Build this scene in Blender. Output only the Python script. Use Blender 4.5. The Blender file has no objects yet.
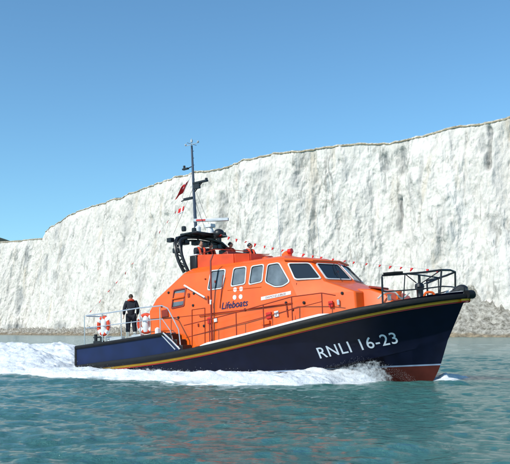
import bpy, bmesh, math, random
import numpy as np
from mathutils import Vector, Matrix, Euler
from mathutils.bvhtree import BVHTree
random.seed(7); np.random.seed(7)
S = bpy.context.scene; C = S.collection

# ------------------------------------------------------------------ camera
cam = bpy.data.cameras.new('camera'); co = bpy.data.objects.new('camera', cam); C.objects.link(co)
cam.sensor_width = 36.0; cam.lens = 800/510*36.0; cam.clip_end = 30000; cam.clip_start = 0.3
co.location = (0, 0, 1.585); co.rotation_euler = (math.radians(90+7.2), 0, 0)
S.camera = co
# ------------------------------------------------------------------ sky and sun
SUN = Vector((-0.74, -0.67, 0.0)).normalized(); ELEV = math.radians(40)
world = bpy.data.worlds.new('World'); S.world = world; world.use_nodes = True
nt = world.node_tree; nt.nodes.clear()
sky = nt.nodes.new('ShaderNodeTexSky'); sky.sky_type = 'NISHITA'; sky.sun_disc = False
sky.sun_elevation = ELEV; sky.sun_rotation = math.atan2(SUN.x, SUN.y)
sky.air_density = 1.0; sky.dust_density = 0.6; sky.ozone_density = 1.6
bg = nt.nodes.new('ShaderNodeBackground'); bg.inputs[1].default_value = 0.135
wo = nt.nodes.new('ShaderNodeOutputWorld'); gr = nt.nodes.new('ShaderNodeVectorMath'); gr.operation = 'MULTIPLY'; gr.inputs[1].default_value = (.75, 1.15, 1.29)
nt.links.new(sky.outputs[0], gr.inputs[0]); nt.links.new(gr.outputs[0], bg.inputs[0]); nt.links.new(bg.outputs[0], wo.inputs[0])
sun = bpy.data.lights.new('sun', 'SUN'); sun.energy = 4.2; sun.angle = math.radians(0.53); sun.color = (1, .955, .88)
so = bpy.data.objects.new('sun', sun); C.objects.link(so)
sd = Vector((SUN.x*math.cos(ELEV), SUN.y*math.cos(ELEV), math.sin(ELEV)))
so.rotation_euler = sd.to_track_quat('Z', 'Y').to_euler()
S.view_settings.view_transform = 'Standard'; S.view_settings.look = 'None'; S.view_settings.exposure = 0.0
S.view_settings.gamma = 1.0; S.view_settings.use_curve_mapping = False
S.cycles.max_bounces = 6; S.cycles.use_denoising = True

# ------------------------------------------------------------------ materials
def mat(name, col, rough=.5, metal=0., var=.0, vscale=4., bump=0., bscale=20., spec=.5, coat=0.):
    m = bpy.data.materials.new(name); m.use_nodes = True; n = m.node_tree; b = n.nodes['Principled BSDF']
    b.inputs['Base Color'].default_value = (*col, 1); b.inputs['Roughness'].default_value = rough
    b.inputs['Metallic'].default_value = metal; b.inputs['Specular IOR Level'].default_value = spec
    b.inputs['Coat Weight'].default_value = coat
    tc = n.nodes.new('ShaderNodeTexCoord')
    if var > 0:
        t = n.nodes.new('ShaderNodeTexNoise'); t.inputs['Scale'].default_value = vscale; t.inputs['Detail'].default_value = 6
        n.links.new(tc.outputs['Object'], t.inputs['Vector'])
        r = n.nodes.new('ShaderNodeMapRange'); r.inputs[1].default_value = .25; r.inputs[2].default_value = .75
        r.inputs[3].default_value = 1-var; r.inputs[4].default_value = 1+var
        n.links.new(t.outputs['Fac'], r.inputs[0])
        mx = n.nodes.new('ShaderNodeVectorMath'); mx.operation = 'SCALE'; mx.inputs[0].default_value = col
        n.links.new(r.outputs[0], mx.inputs['Scale']); n.links.new(mx.outputs[0], b.inputs['Base Color'])
    if bump > 0:
        t = n.nodes.new('ShaderNodeTexNoise'); t.inputs['Scale'].default_value = bscale; t.inputs['Detail'].default_value = 8
        n.links.new(tc.outputs['Object'], t.inputs['Vector'])
        bp = n.nodes.new('ShaderNodeBump'); bp.inputs['Strength'].default_value = bump; bp.inputs['Distance'].default_value = .02
        n.links.new(t.outputs['Fac'], bp.inputs['Height']); n.links.new(bp.outputs[0], b.inputs['Normal'])
    return m
ORANGE = mat('orange_paint', (.80, .112, .005), .38, var=.16, vscale=1.6, bump=.12, bscale=3, coat=.2)
DARKRED = mat('dark_red_paint', (.24, .022, .007), .45, var=.2, vscale=3)
REDP = mat('red_paint', (.6, .02, .015), .4, var=.1)
BLACK = mat('black_rubber', (.006, .006, .007), .6, var=.4, vscale=6, bump=.3, bscale=12, spec=.3)
BLACKM = mat('black_metal', (.012, .013, .016), .4, var=.3, vscale=5)
WHITE = mat('white_paint', (.72, .73, .73), .45, var=.10, vscale=5)
GREY = mat('grey_metal', (.5, .52, .54), .4, .3, var=.15)
STEEL = mat('steel', (.62, .63, .64), .3, .7, var=.1)
DECK = mat('deck_grey', (.33, .35, .37), .8, var=.15, vscale=2, bump=.3, bscale=60)
GLASS = mat('dark_glass', (.018, .024, .032), .06, spec=.8)
GLASS2 = mat('side_glass', (.13, .155, .17), .2, var=.45, vscale=2.2, spec=.8)
YELLOW = mat('yellow_stripe', (.95, .47, .02), .5, var=.08)
NAVYTXT = mat('navy_lettering', (.01, .015, .09), .5)
LIFEJ = mat('lifejacket', (.62, .05, .012), .7, var=.15, vscale=9)
CLOTH = mat('dark_clothing', (.012, .014, .022), .85, var=.3, vscale=8, bump=.5, bscale=14)
SKIN = mat('skin', (.5, .26, .17), .55, var=.08)
HAIR = mat('hair', (.03, .018, .01), .7, var=.3, vscale=20)
BOOT = mat('pale_boots', (.6, .58, .5), .5)
FLAGR = mat('flag_red', (.8, .03, .03), .8, var=.1); FLAGW = mat('flag_white', (.8, .8, .8), .8); FLAGB = mat('flag_blue', (.02, .04, .22), .8)
# hull: navy topsides over red antifouling, with the boot line between, all by height on the hull itself
def hull_mat():
    m = mat('hull_paint', (.006, .012, .05), .42, spec=.22); n = m.node_tree; b = n.nodes['Principled BSDF']
    tc = n.nodes.new('ShaderNodeTexCoord'); sp = n.nodes.new('ShaderNodeSeparateXYZ'); n.links.new(tc.outputs['Object'], sp.inputs[0])
    cr = n.nodes.new('ShaderNodeValToRGB'); cr.color_ramp.interpolation = 'CONSTANT'
    mr = n.nodes.new('ShaderNodeMapRange'); mr.inputs[1].default_value = -1; mr.inputs[2].default_value = 1
    n.links.new(sp.outputs[2], mr.inputs[0]); n.links.new(mr.outputs[0], cr.inputs[0])
    e = cr.color_ramp.elements; e[0].position = 0; e[0].color = (.065, .014, .010, 1); e[1].position = .462; e[1].color = (.20, .27, .38, 1)
    k = cr.color_ramp.elements.new(.486); k.color = (.003, .0045, .017, 1)
    nz = n.nodes.new('ShaderNodeTexNoise'); nz.inputs['Scale'].default_value = 2.5; nz.inputs['Detail'].default_value = 8
    n.links.new(tc.outputs['Object'], nz.inputs['Vector'])
    mm = n.nodes.new('ShaderNodeMapRange'); mm.inputs[1].default_value = .3; mm.inputs[2].default_value = .7; mm.inputs[3].default_value = .75; mm.inputs[4].default_value = 1.25
    n.links.new(nz.outputs['Fac'], mm.inputs[0])
    vm = n.nodes.new('ShaderNodeVectorMath'); vm.operation = 'SCALE'; n.links.new(cr.outputs[0], vm.inputs[0]); n.links.new(mm.outputs[0], vm.inputs['Scale'])
    n.links.new(vm.outputs[0], b.inputs['Base Color'])
    bp = n.nodes.new('ShaderNodeBump'); bp.inputs['Strength'].default_value = .15; bp.inputs['Distance'].default_value = .02
    n.links.new(nz.outputs['Fac'], bp.inputs['Height']); n.links.new(bp.outputs[0], b.inputs['Normal'])
    return m
HULL = hull_mat()
NAVY = mat('navy_panel', (.004, .011, .055), .45, var=.3, vscale=1.5, bump=.2, bscale=3, spec=.35)

# ------------------------------------------------------------------ numpy noise
def _hash(ix, iy, seed):
    h = (ix.astype(np.int64)*374761393 + iy.astype(np.int64)*668265263 + seed*974634777) & 0xffffffff
    h = ((h ^ (h >> 13))*1274126177) & 0xffffffff
    h = (h ^ (h >> 16)) & 0xffffffff
    return h/4294967295.0
def vn(x, y, seed=0):
    ix = np.floor(x); iy = np.floor(y); fx = x-ix; fy = y-iy
    fx = fx*fx*fx*(fx*(fx*6-15)+10); fy = fy*fy*fy*(fy*(fy*6-15)+10)
    a = _hash(ix, iy, seed); b = _hash(ix+1, iy, seed); c = _hash(ix, iy+1, seed); d = _hash(ix+1, iy+1, seed)
    return a+(b-a)*fx+(c-a)*fy+(a-b-c+d)*fx*fy
def fbm(x, y, seed=0, oc=5, gain=.5):
    s = 0; a = 1; t = 0
    for k in range(oc):
        s = s+a*vn(x*2**k+17.3*k, y*2**k-9.1*k, seed+k); t += a; a *= gain
    return s/t
def sst(a, b, x):
    t = np.clip((x-a)/(b-a), 0, 1); return t*t*(3-2*t)

# ------------------------------------------------------------------ mesh helpers
def link_mesh(name, verts, faces, mats, parent=None, smooth=True, sharp=35, fmats=None, bevel=0.):
    me = bpy.data.meshes.new(name); me.from_pydata([tuple(v) for v in verts], [], faces); me.update()
    bm = bmesh.new(); bm.from_mesh(me)
    bmesh.ops.remove_doubles(bm, verts=bm.verts, dist=1e-5)
    bmesh.ops.recalc_face_normals(bm, faces=bm.faces)
    bm.to_mesh(me); bm.free()
    for m in (mats if isinstance(mats, (list, tuple)) else [mats]): me.materials.append(m)
    if fmats and len(fmats) == len(me.polygons):
        for p, k in zip(me.polygons, fmats): p.material_index = k
    if smooth:
        me.polygons.foreach_set('use_smooth', [True]*len(me.polygons))
        me.set_sharp_from_angle(angle=math.radians(sharp))
    o = bpy.data.objects.new(name, me); C.objects.link(o)
    if parent: o.parent = parent
    if bevel > 0:
        b = o.modifiers.new('bevel', 'BEVEL'); b.width = bevel; b.segments = 2; b.limit_method = 'ANGLE'; b.angle_limit = math.radians(30)
    return o
def grid_mesh(name, P, mats, attr=None, parent=None):
    """P: (n,m,3) array"""
    n, m = P.shape[:2]; me = bpy.data.meshes.new(name)
    idx = np.arange(n*m).reshape(n, m)
    q = np.stack([idx[:-1, :-1], idx[1:, :-1], idx[1:, 1:], idx[:-1, 1:]], -1).reshape(-1, 4)
    me.vertices.add(n*m); me.vertices.foreach_set('co', P.reshape(-1).astype(np.float32))
    me.loops.add(q.size); me.loops.foreach_set('vertex_index', q.reshape(-1).astype(np.int32))
    me.polygons.add(len(q)); me.polygons.foreach_set('loop_start', (np.arange(len(q))*4).astype(np.int32))
    me.update(calc_edges=True); me.polygons.foreach_set('use_smooth', np.ones(len(q), bool))
    if attr:
        for k, a in attr.items():
            at = me.attributes.new(k, 'FLOAT', 'POINT'); at.data.foreach_set('value', a.reshape(-1).astype(np.float32))
    me.materials.append(mats)
    o = bpy.data.objects.new(name, me); C.objects.link(o)
    if parent: o.parent = parent
    return o
class MB:
    def __init__(s): s.v = []; s.f = []; s.m = []; s.k = 0
    def add(s, v, f):
        o = len(s.v); s.v += [Vector(p) for p in v]; s.f += [tuple(i+o for i in q) for q in f]; s.m += [s.k]*len(f); return s
    def box(s, c, d, rot=None):
        c = Vector(c); R = Euler(rot).to_matrix() if rot else Matrix.Identity(3); h = Vector(d)*.5
        v = [c+R@Vector((x*h.x, y*h.y, z*h.z)) for x in (-1, 1) for y in (-1, 1) for z in (-1, 1)]
        return s.add(v, [(0, 1, 3, 2), (4, 6, 7, 5), (0, 4, 5, 1), (2, 3, 7, 6), (0, 2, 6, 4), (1, 5, 7, 3)])
    def tube(s, pts, r, n=8, closed=False):
        pts = [Vector(p) for p in pts]; N = len(pts); rs = r if isinstance(r, (list, tuple)) else [r]*N
        rings = []; up = None
        for i, p in enumerate(pts):
            if closed: t = (pts[(i+1) % N]-pts[i-1])
            else: t = (pts[min(i+1, N-1)]-pts[max(i-1, 0)])
            t = t.normalized()
            if up is None: up = t.cross(Vector((.13, .31, .94)) if abs(t.z) < .9 else Vector((1, .1, .05))).normalized()
            up = (up-t*up.dot(t)).normalized(); w = t.cross(up)
            rings.append([p+(up*math.cos(a)+w*math.sin(a))*rs[i] for a in [2*math.pi*k/n for k in range(n)]])
        v = [q for R in rings for q in R]; f = []
        M = N if closed else N-1
        for i in range(M):
            for k in range(n):
                a = i*n+k; b = i*n+(k+1) % n; c2 = ((i+1) % N)*n+(k+1) % n; d = ((i+1) % N)*n+k; f.append((a, b, c2, d))
        if not closed: f.append(tuple(range(n))[::-1]); f.append(tuple((N-1)*n+k for k in range(n)))
        return s.add(v, f)
    def lathe(s, prof, c=(0, 0, 0), n=16, axis='z', R=None):
        c = Vector(c); v = []; f = []
        for r, z in prof:
            for k in range(n):
                a = 2*math.pi*k/n; p = Vector((r*math.cos(a), r*math.sin(a), z))
                if axis == 'y': p = Vector((p.x, p.z, p.y))
                if axis == 'x': p = Vector((p.z, p.x, p.y))
                if R: p = R@p
                v.append(c+p)
        for i in range(len(prof)-1):
            for k in range(n): f.append((i*n+k, i*n+(k+1) % n, (i+1)*n+(k+1) % n, (i+1)*n+k))
        f.append(tuple(range(n))[::-1]); f.append(tuple((len(prof)-1)*n+k for k in range(n)))
        return s.add(v, f)
    def sphere(s, c, r, n=12, sc=(1, 1, 1)):
        pr = [(max(1e-3, math.sin(math.pi*i/n)), -math.cos(math.pi*i/n)) for i in range(n+1)]
        c = Vector(c); v = []; f = []
        for q, z in pr:
            for k in range(n):
                a = 2*math.pi*k/n; v.append(c+Vector((q*math.cos(a)*r*sc[0], q*math.sin(a)*r*sc[1], z*r*sc[2])))
        for i in range(n):
            for k in range(n): f.append((i*n+k, i*n+(k+1) % n, (i+1)*n+(k+1) % n, (i+1)*n+k))
        return s.add(v, f)
    def loft(s, rings, cap=True, closed=True):
        n = len(rings[0]); v = [p for R in rings for p in R]; f = []
        for i in range(len(rings)-1):
            for k in range(n if closed else n-1): f.append((i*n+k, i*n+(k+1) % n, (i+1)*n+(k+1) % n, (i+1)*n+k))
        if cap: f.append(tuple(range(n))[::-1]); f.append(tuple((len(rings)-1)*n+k for k in range(n)))
        return s.add(v, f)
    def pieces(s, name, mats, parent=None, sharp=35, bevel=0., smooth=True):
        # one object for each connected piece
        p = list(range(len(s.v)))
        def fd(a):
            while p[a] != a: p[a] = p[p[a]]; a = p[a]
            return a
        for q in s.f:
            for i in q[1:]: p[fd(i)] = fd(q[0])
        g = {}
        for q in s.f: g.setdefault(fd(q[0]), []).append(q)
        return [link_mesh(name, [s.v[i] for i in ids], [tuple(ids.index(i) for i in q) for q in fs], mats, parent, smooth, sharp, None, bevel) for fs in g.values() for ids in [sorted({i for q in fs for i in q})]]
    def build(s, name, mats, parent=None, sharp=35, bevel=0., smooth=True):
        return link_mesh(name, s.v, s.f, mats, parent, smooth, sharp, s.m if isinstance(mats, (list, tuple)) else None, bevel)
def bz(pts, n=6):
    """smooth a polyline (Catmull-Rom)"""
    P = [Vector(p) for p in pts]; P = [P[0]*2-P[1]]+P+[P[-1]*2-P[-2]]; out = []
    for i in range(1, len(P)-2):
        for k in range(n):
            t = k/n; a, b, c, d = P[i-1:i+3]
            out.append(.5*((2*b)+(c-a)*t+(2*a-5*b+4*c-d)*t*t+(3*b-a-3*c+d)*t**3))
    out.append(P[-2]); return out
def tag(o, label=None, cat=None, group=None, kind=None):
    if label: o['label'] = label
    if cat: o['category'] = cat
    if group: o['group'] = group
    if kind: o['kind'] = kind
    return o
def empty(name, M=None):
    o = bpy.data.objects.new(name, None); o.empty_display_size = .3; C.objects.link(o)
    if M is not None: o.matrix_world = M
    return o

# ------------------------------------------------------------------ boat pose
TH = math.radians(38); PITCH = math.radians(3.3); PIV = -4.0; BX, BY = 0.503, 30.298
Rb = Matrix.Rotation(-TH, 4, 'Z') @ Matrix.Rotation(-PITCH, 4, 'Y')
MBOAT = Matrix.Translation((BX, BY, 0)) @ Matrix.Rotation(-TH, 4, 'Z') @ Matrix.Translation((PIV, 0, 0)) @ Matrix.Rotation(-PITCH, 4, 'Y') @ Matrix.Translation((-PIV, 0, 0))
HX, HY = math.cos(TH), -math.sin(TH)          # heading on the water
def s_w(X, Y):                                 # world -> along heading, starboard distance
    dx = X-BX; dy = Y-BY
    return dx*HX+dy*HY, dx*HY-dy*HX

# ------------------------------------------------------------------ sea
def smat():
    m = bpy.data.materials.new('sea_water'); m.use_nodes = True; n = m.node_tree; b = n.nodes['Principled BSDF']
    b.inputs['Roughness'].default_value = .09; b.inputs['IOR'].default_value = 1.333
    tc = n.nodes.new('ShaderNodeTexCoord')
    t = n.nodes.new('ShaderNodeTexNoise'); t.inputs['Scale'].default_value = .06; t.inputs['Detail'].default_value = 5
    n.links.new(tc.outputs['Object'], t.inputs['Vector'])
    cr = n.nodes.new('ShaderNodeValToRGB'); e = cr.color_ramp.elements
    e[0].position = .35; e[0].color = (.036, .128, .120, 1); e[1].position = .68; e[1].color = (.060, .178, .160, 1)
    n.links.new(t.outputs['Fac'], cr.inputs[0])
    at = n.nodes.new('ShaderNodeAttribute'); at.attribute_name = 'foam'
    nz = n.nodes.new('ShaderNodeTexNoise'); nz.inputs['Scale'].default_value = 3.5; nz.inputs['Detail'].default_value = 9; nz.inputs['Roughness'].default_value = .7
    n.links.new(tc.outputs['Object'], nz.inputs['Vector'])
    ad = n.nodes.new('ShaderNodeMath'); ad.operation = 'ADD'; n.links.new(at.outputs['Fac'], ad.inputs[0]); n.links.new(nz.outputs['Fac'], ad.inputs[1])
    mr = n.nodes.new('ShaderNodeMapRange'); mr.inputs[1].default_value = .93; mr.inputs[2].default_value = 1.18; n.links.new(ad.outputs[0], mr.inputs[0])
    mx = n.nodes.new('ShaderNodeMixRGB'); n.links.new(mr.outputs[0], mx.inputs[0]); n.links.new(cr.outputs[0], mx.inputs[1]); mx.inputs[2].default_value = (.8, .83, .84, 1)
    n.links.new(mx.outputs[0], b.inputs['Base Color'])
    rr = n.nodes.new('ShaderNodeMapRange'); rr.inputs[3].default_value = .09; rr.inputs[4].default_value = .7; n.links.new(mr.outputs[0], rr.inputs[0]); n.links.new(rr.outputs[0], b.inputs['Roughness'])
    mp = n.nodes.new('ShaderNodeMapping'); mp.inputs['Scale'].default_value = (.8, 1.5, 1); n.links.new(tc.outputs['Object'], mp.inputs[0])
    b1 = n.nodes.new('ShaderNodeTexNoise'); b1.inputs['Scale'].default_value = 3.4; b1.inputs['Detail'].default_value = 7; b1.inputs['Roughness'].default_value = .6
    n.links.new(mp.outputs[0], b1.inputs['Vector'])
    bp = n.nodes.new('ShaderNodeBump'); bp.inputs['Strength'].default_value = 1.0; bp.inputs['Distance'].default_value = .17
    n.links.new(b1.outputs['Fac'], bp.inputs['Height'])
    n.links.new(bp.outputs[0], b.inputs['Normal'])
    return m
def wl_half(s):   # hull half breadth on the water
    return np.where(s > 0, 2.25*np.clip(1-(np.clip(s, 0, 6.75)/6.75)**1.7, 0, 1), 2.3)
def out_w(s):     # how far out the foam reaches
    return np.interp(s, [-60, -20, -12, -8, -3, 1, 4, 5.6, 6.6, 7], [9, 7.4, 6.2, 5.5, 5.5, 5.4, 4.4, 2.6, .9, .5])
_rs = np.random.RandomState(3); WV = []
for k in range(80):
    L = .24*(24**(_rs.rand()**1.15))           # .28 .. 9.5 m
    ang = math.radians(-105)+_rs.randn()*.65
    WV.append((2*math.pi/L, math.cos(ang), math.sin(ang), 0.0078*L**.72, _rs.rand()*6.28, L))
def sea_h(X, Y):
    D = np.hypot(X, Y); h = np.zeros_like(X)
    wob = (fbm(X*.15, Y*.15, 50, 3)-.5)*5; amp = .45+1.1*fbm(X*.045, Y*.07, 60, 3)
    for kk, cx, cy, a, ph, L in WV:
        fade = 1-sst(L*55, L*160, D)
        ar = kk*(X*cx+Y*cy)+ph+wob*min(1.5, 1.2/L+.3)
        h += a*fade*(np.sin(ar)+.22*np.cos(2*ar))
    h = h*amp*.46
    s, w = s_w(X, Y); aw = np.abs(w)
    # bow wave shoulders spreading aft of the stem, on both sides
    arm = aw-(.45+.62*(6.9-s)); hh = .10*np.exp(-(arm/.55)**2)*sst(8.0, 6.2, s)*np.exp(-np.clip(6.5-s, 0, 99)/9)
    h += np.where(s < 8, hh, 0)
    pa = np.exp(-((s-(7.15-.22*aw))/.42)**2)*np.exp(-aw/3.2)*sst(.25, -.1, w); h += .05*pa
    # wake trough and hump astern
    h += .16*np.exp(-((s+13)/5)**2-(w/3.5)**2)
    # the boat presses the surface down inside the hull
    h -= .5*sst(.1, .6, wl_half(s)-aw)*sst(-8.2, -7.8, s)*sst(6.8, 6.3, s)
    return h
def build_sea():
    r = np.concatenate([np.arange(3.5, 62, .085), 62*np.exp(np.linspace(.0015, math.log(9000/62.), 230))])
    a = np.concatenate([np.linspace(-180, -26, 70, endpoint=False), np.linspace(-26, 26, 620), np.linspace(26, 180, 71)[1:]])
    A, R = np.meshgrid(np.radians(a), r); X = R*np.sin(A); Y = R*np.cos(A)
    Z = sea_h(X, Y)
    s, w = s_w(X, Y); aw = np.abs(w)
    edge = out_w(s)
    foam = .58*np.exp(-np.clip(aw-edge+.3, 0, 99)/.8)*sst(6.4, 4.6, s)
    foam = np.maximum(foam, .9*sst(0, -.4, aw-edge)*sst(6.2, 4.8, s))
    foam *= np.where(s < -8, np.exp((s+8)/60.), 1)
    # faint white crest on the bow wave arms
    arm = aw-(.35+.62*(6.9-s)); foam = np.maximum(foam, .52*np.exp(-(arm/.22)**2)*sst(7.1, 6.5, s)*np.exp(-np.clip(6.5-s, 0, 99)/4)*(w < 0))
    foam = np.maximum(foam*(s < 8), .95*np.exp(-((s-(7.0-.22*aw))/.6)**2)*np.exp(-aw/5.5)*sst(.2, -.1, w))
    # centre cap closes the sheet under the camera
    P = np.stack([X, Y, Z], -1)
    P = np.concatenate([np.stack([X[:1]*0, Y[:1]*0, Z[:1]*0], -1), P], 0); foam = np.concatenate([foam[:1]*0, foam], 0)
    o = grid_mesh('sea', P, smat(), {'foam': foam}); tag(o, kind='structure')
build_sea()

# ------------------------------------------------------------------ cliff, beach and downs
CL = np.array([[-1500, 1500], [-760, 1060], [-420, 860], [-242, 760], [-192, 686+40], [-180, 686], [-150, 628], [-111, 571], [-51, 480], [-8, 423], [22, 393], [67, 369], [88, 350], [107, 336], [140, 322], [210, 312], [330, 330], [480, 380]], float)
CH = np.array([72, 74, 80, 89, 88, 90, 93.5, 95.5, 95.5, 94, 93.7, 92.5, 93, 95, 96, 96, 96, 93], float)
def arc(P):
    d = np.r_[0, np.cumsum(np.hypot(*np.diff(P, axis=0).T))]; return d
def smooth1(a, k):
    w = np.hanning(k+2)[1:-1]; w /= w.sum(); p = np.pad(a, (k//2, k//2), mode='edge'); return np.convolve(p, w, 'valid')[:len(a)]
def cliff_line(step):
    d = arc(CL); q = np.arange(0, d[-1], step)
    x = np.interp(q, d, CL[:, 0]); y = np.interp(q, d, CL[:, 1]); h = np.interp(q, d, CH)
    k = int(14/step)|1; x, y, h = smooth1(x, k), smooth1(y, k), smooth1(h, k)
    tx, ty = np.gradient(x), np.gradient(y); l = np.hypot(tx, ty); nx, ny = ty/l, -tx/l   # outward = towards the sea
    return q, x, y, h, nx, ny
def chalk_mat():
    m = bpy.data.materials.new('chalk'); m.use_nodes = True; n = m.node_tree; b = n.nodes['Principled BSDF']; b.inputs['Roughness'].default_value = .95
    b.inputs['Specular IOR Level'].default_value = .1
    tc = n.nodes.new('ShaderNodeTexCoord')
    def noise(sc, scale, det=6, rough=.55):
        mp = n.nodes.new('ShaderNodeMapping'); mp.inputs['Scale'].default_value = sc; n.links.new(tc.outputs['Object'], mp.inputs[0])
        t = n.nodes.new('ShaderNodeTexNoise'); t.inputs['Scale'].default_value = scale; t.inputs['Detail'].default_value = det; t.inputs['Roughness'].default_value = rough
        n.links.new(mp.outputs[0], t.inputs[0]); return t.outputs['Fac']
    def ramp(fac, p0, p1, c0, c1):
        r = n.nodes.new('ShaderNodeValToRGB'); e = r.color_ramp.elements; e[0].position = p0; e[1].position = p1; e[0].color = (*c0, 1); e[1].color = (*c1, 1); n.links.new(fac, r.inputs[0]); return r.outputs[0]
    def mix(fac, a, c, mode='MIX'):
        x = n.nodes.new('ShaderNodeMixRGB'); x.blend_type = mode
        n.links.new(fac, x.inputs[0]) if not isinstance(fac, float) else setattr(x.inputs[0], 'default_value', fac)
        n.links.new(a, x.inputs[1]); n.links.new(c, x.inputs[2]) if not isinstance(c, tuple) else setattr(x.inputs[2], 'default_value', (*c, 1)); return x.outputs[0]
    base = ramp(noise((1, 1, .35), .05), .35, .65, (.65, .605, .545), (.74, .70, .64))
    st = ramp(noise((1, 1, .08), .22, 7, .6), .53, .66, (0, 0, 0), (1, 1, 1))
    c = mix(st, base, (.60, .565, .52))
    rust = ramp(noise((1, 1, .12), .12, 7, .6), .56, .70, (0, 0, 0), (.6, .6, .6)); c = mix(rust, c, (.56, .47, .35))
    # thin joints and cracks, mostly upright, broken up by noise
    def cracks(sc, scale, wd, warp):
        mp = n.nodes.new('ShaderNodeMapping'); mp.inputs['Scale'].default_value = sc; n.links.new(tc.outputs['Object'], mp.inputs[0])
        tw = n.nodes.new('ShaderNodeTexNoise'); tw.inputs['Scale'].default_value = scale*2.2; tw.inputs['Detail'].default_value = 8; n.links.new(mp.outputs[0], tw.inputs[0])
        s2 = n.nodes.new('ShaderNodeVectorMath'); s2.operation = 'SCALE'; s2.inputs['Scale'].default_value = warp/scale; n.links.new(tw.outputs['Color'], s2.inputs[0])
        ad = n.nodes.new('ShaderNodeVectorMath'); ad.operation = 'ADD'; n.links.new(mp.outputs[0], ad.inputs[0]); n.links.new(s2.outputs[0], ad.inputs[1])
        vo = n.nodes.new('ShaderNodeTexVoronoi'); vo.feature = 'DISTANCE_TO_EDGE'; vo.inputs['Scale'].default_value = scale; n.links.new(ad.outputs[0], vo.inputs[0])
        mk = ramp(vo.outputs['Distance'], 0.0, wd, (1, 1, 1), (0, 0, 0)); nm = ramp(noise((1, 1, .4), .09, 5, .6), .50, .62, (0, 0, 0), (1, 1, 1))
        return mix(1.0, mk, nm, 'MULTIPLY')
    ck = cracks((1, 1, .16), .10, .05, .9); c = mix(ck, c, (.33, .31, .28))
    ck2 = cracks((1, 1, .3), .28, .05, .8); c = mix(mix(1.0, ck2, (.55, .55, .55), 'MULTIPLY') if False else ck2, c, (.47, .44, .39))
    at = n.nodes.new('ShaderNodeAttribute'); at.attribute_name = 'dirt'
    dn = n.nodes.new('ShaderNodeMath'); dn.operation = 'MULTIPLY'; n.links.new(at.outputs['Fac'], dn.inputs[0])
    n.links.new(ramp(noise((1, 1, .5), .25, 8, .7), .38, .6, (0, 0, 0), (1, 1, 1)), dn.inputs[1])
    c = mix(dn.outputs[0], c, (.30, .27, .19))
    g = n.nodes.new('ShaderNodeAttribute'); g.attribute_name = 'gully_shade'
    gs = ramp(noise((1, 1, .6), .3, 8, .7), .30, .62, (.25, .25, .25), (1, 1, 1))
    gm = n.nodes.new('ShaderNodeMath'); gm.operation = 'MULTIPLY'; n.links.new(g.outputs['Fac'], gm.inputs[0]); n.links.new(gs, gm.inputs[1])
    c = mix(gm.outputs[0], c, (.26, .27, .27))  # shade of the gullies painted into the chalk colour
    n.links.new(c, b.inputs['Base Color'])
    # fracture planes: warped cells, two sizes, plus crumbly grain
    def cells(sc, scale, warp):
        mp = n.nodes.new('ShaderNodeMapping'); mp.inputs['Scale'].default_value = sc; n.links.new(tc.outputs['Object'], mp.inputs[0])
        tw = n.nodes.new('ShaderNodeTexNoise'); tw.inputs['Scale'].default_value = scale*1.3; tw.inputs['Detail'].default_value = 6; n.links.new(mp.outputs[0], tw.inputs[0])
        sc2 = n.nodes.new('ShaderNodeVectorMath'); sc2.operation = 'SCALE'; sc2.inputs['Scale'].default_value = warp/scale; n.links.new(tw.outputs['Color'], sc2.inputs[0])
        ad = n.nodes.new('ShaderNodeVectorMath'); ad.operation = 'ADD'; n.links.new(mp.outputs[0], ad.inputs[0]); n.links.new(sc2.outputs[0], ad.inputs[1])
        vo = n.nodes.new('ShaderNodeTexVoronoi'); vo.inputs['Scale'].default_value = scale; n.links.new(ad.outputs[0], vo.inputs[0]); return vo.outputs['Distance']
    def mul(a, k):
        x = n.nodes.new('ShaderNodeMath'); x.operation = 'MULTIPLY'; n.links.new(a, x.inputs[0]); x.inputs[1].default_value = k; return x.outputs[0]
    def add(a, k):
        x = n.nodes.new('ShaderNodeMath'); x.operation = 'ADD'; n.links.new(a, x.inputs[0]); n.links.new(k, x.inputs[1]); return x.outputs[0]
    hgt = add(add(mul(cells((1, 1, .22), .11, 1.3), 1.7), mul(cells((1, 1, .35), .34, 1.1), .5)), mul(noise((1, 1, .4), .5, 10, .62), .7))
    bp = n.nodes.new('ShaderNodeBump'); bp.inputs['Strength'].default_value = .85; bp.inputs['Distance'].default_value = 1.3
    n.links.new(hgt, bp.inputs['Height']); n.links.new(bp.outputs[0], b.inputs['Normal'])
    return m
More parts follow.
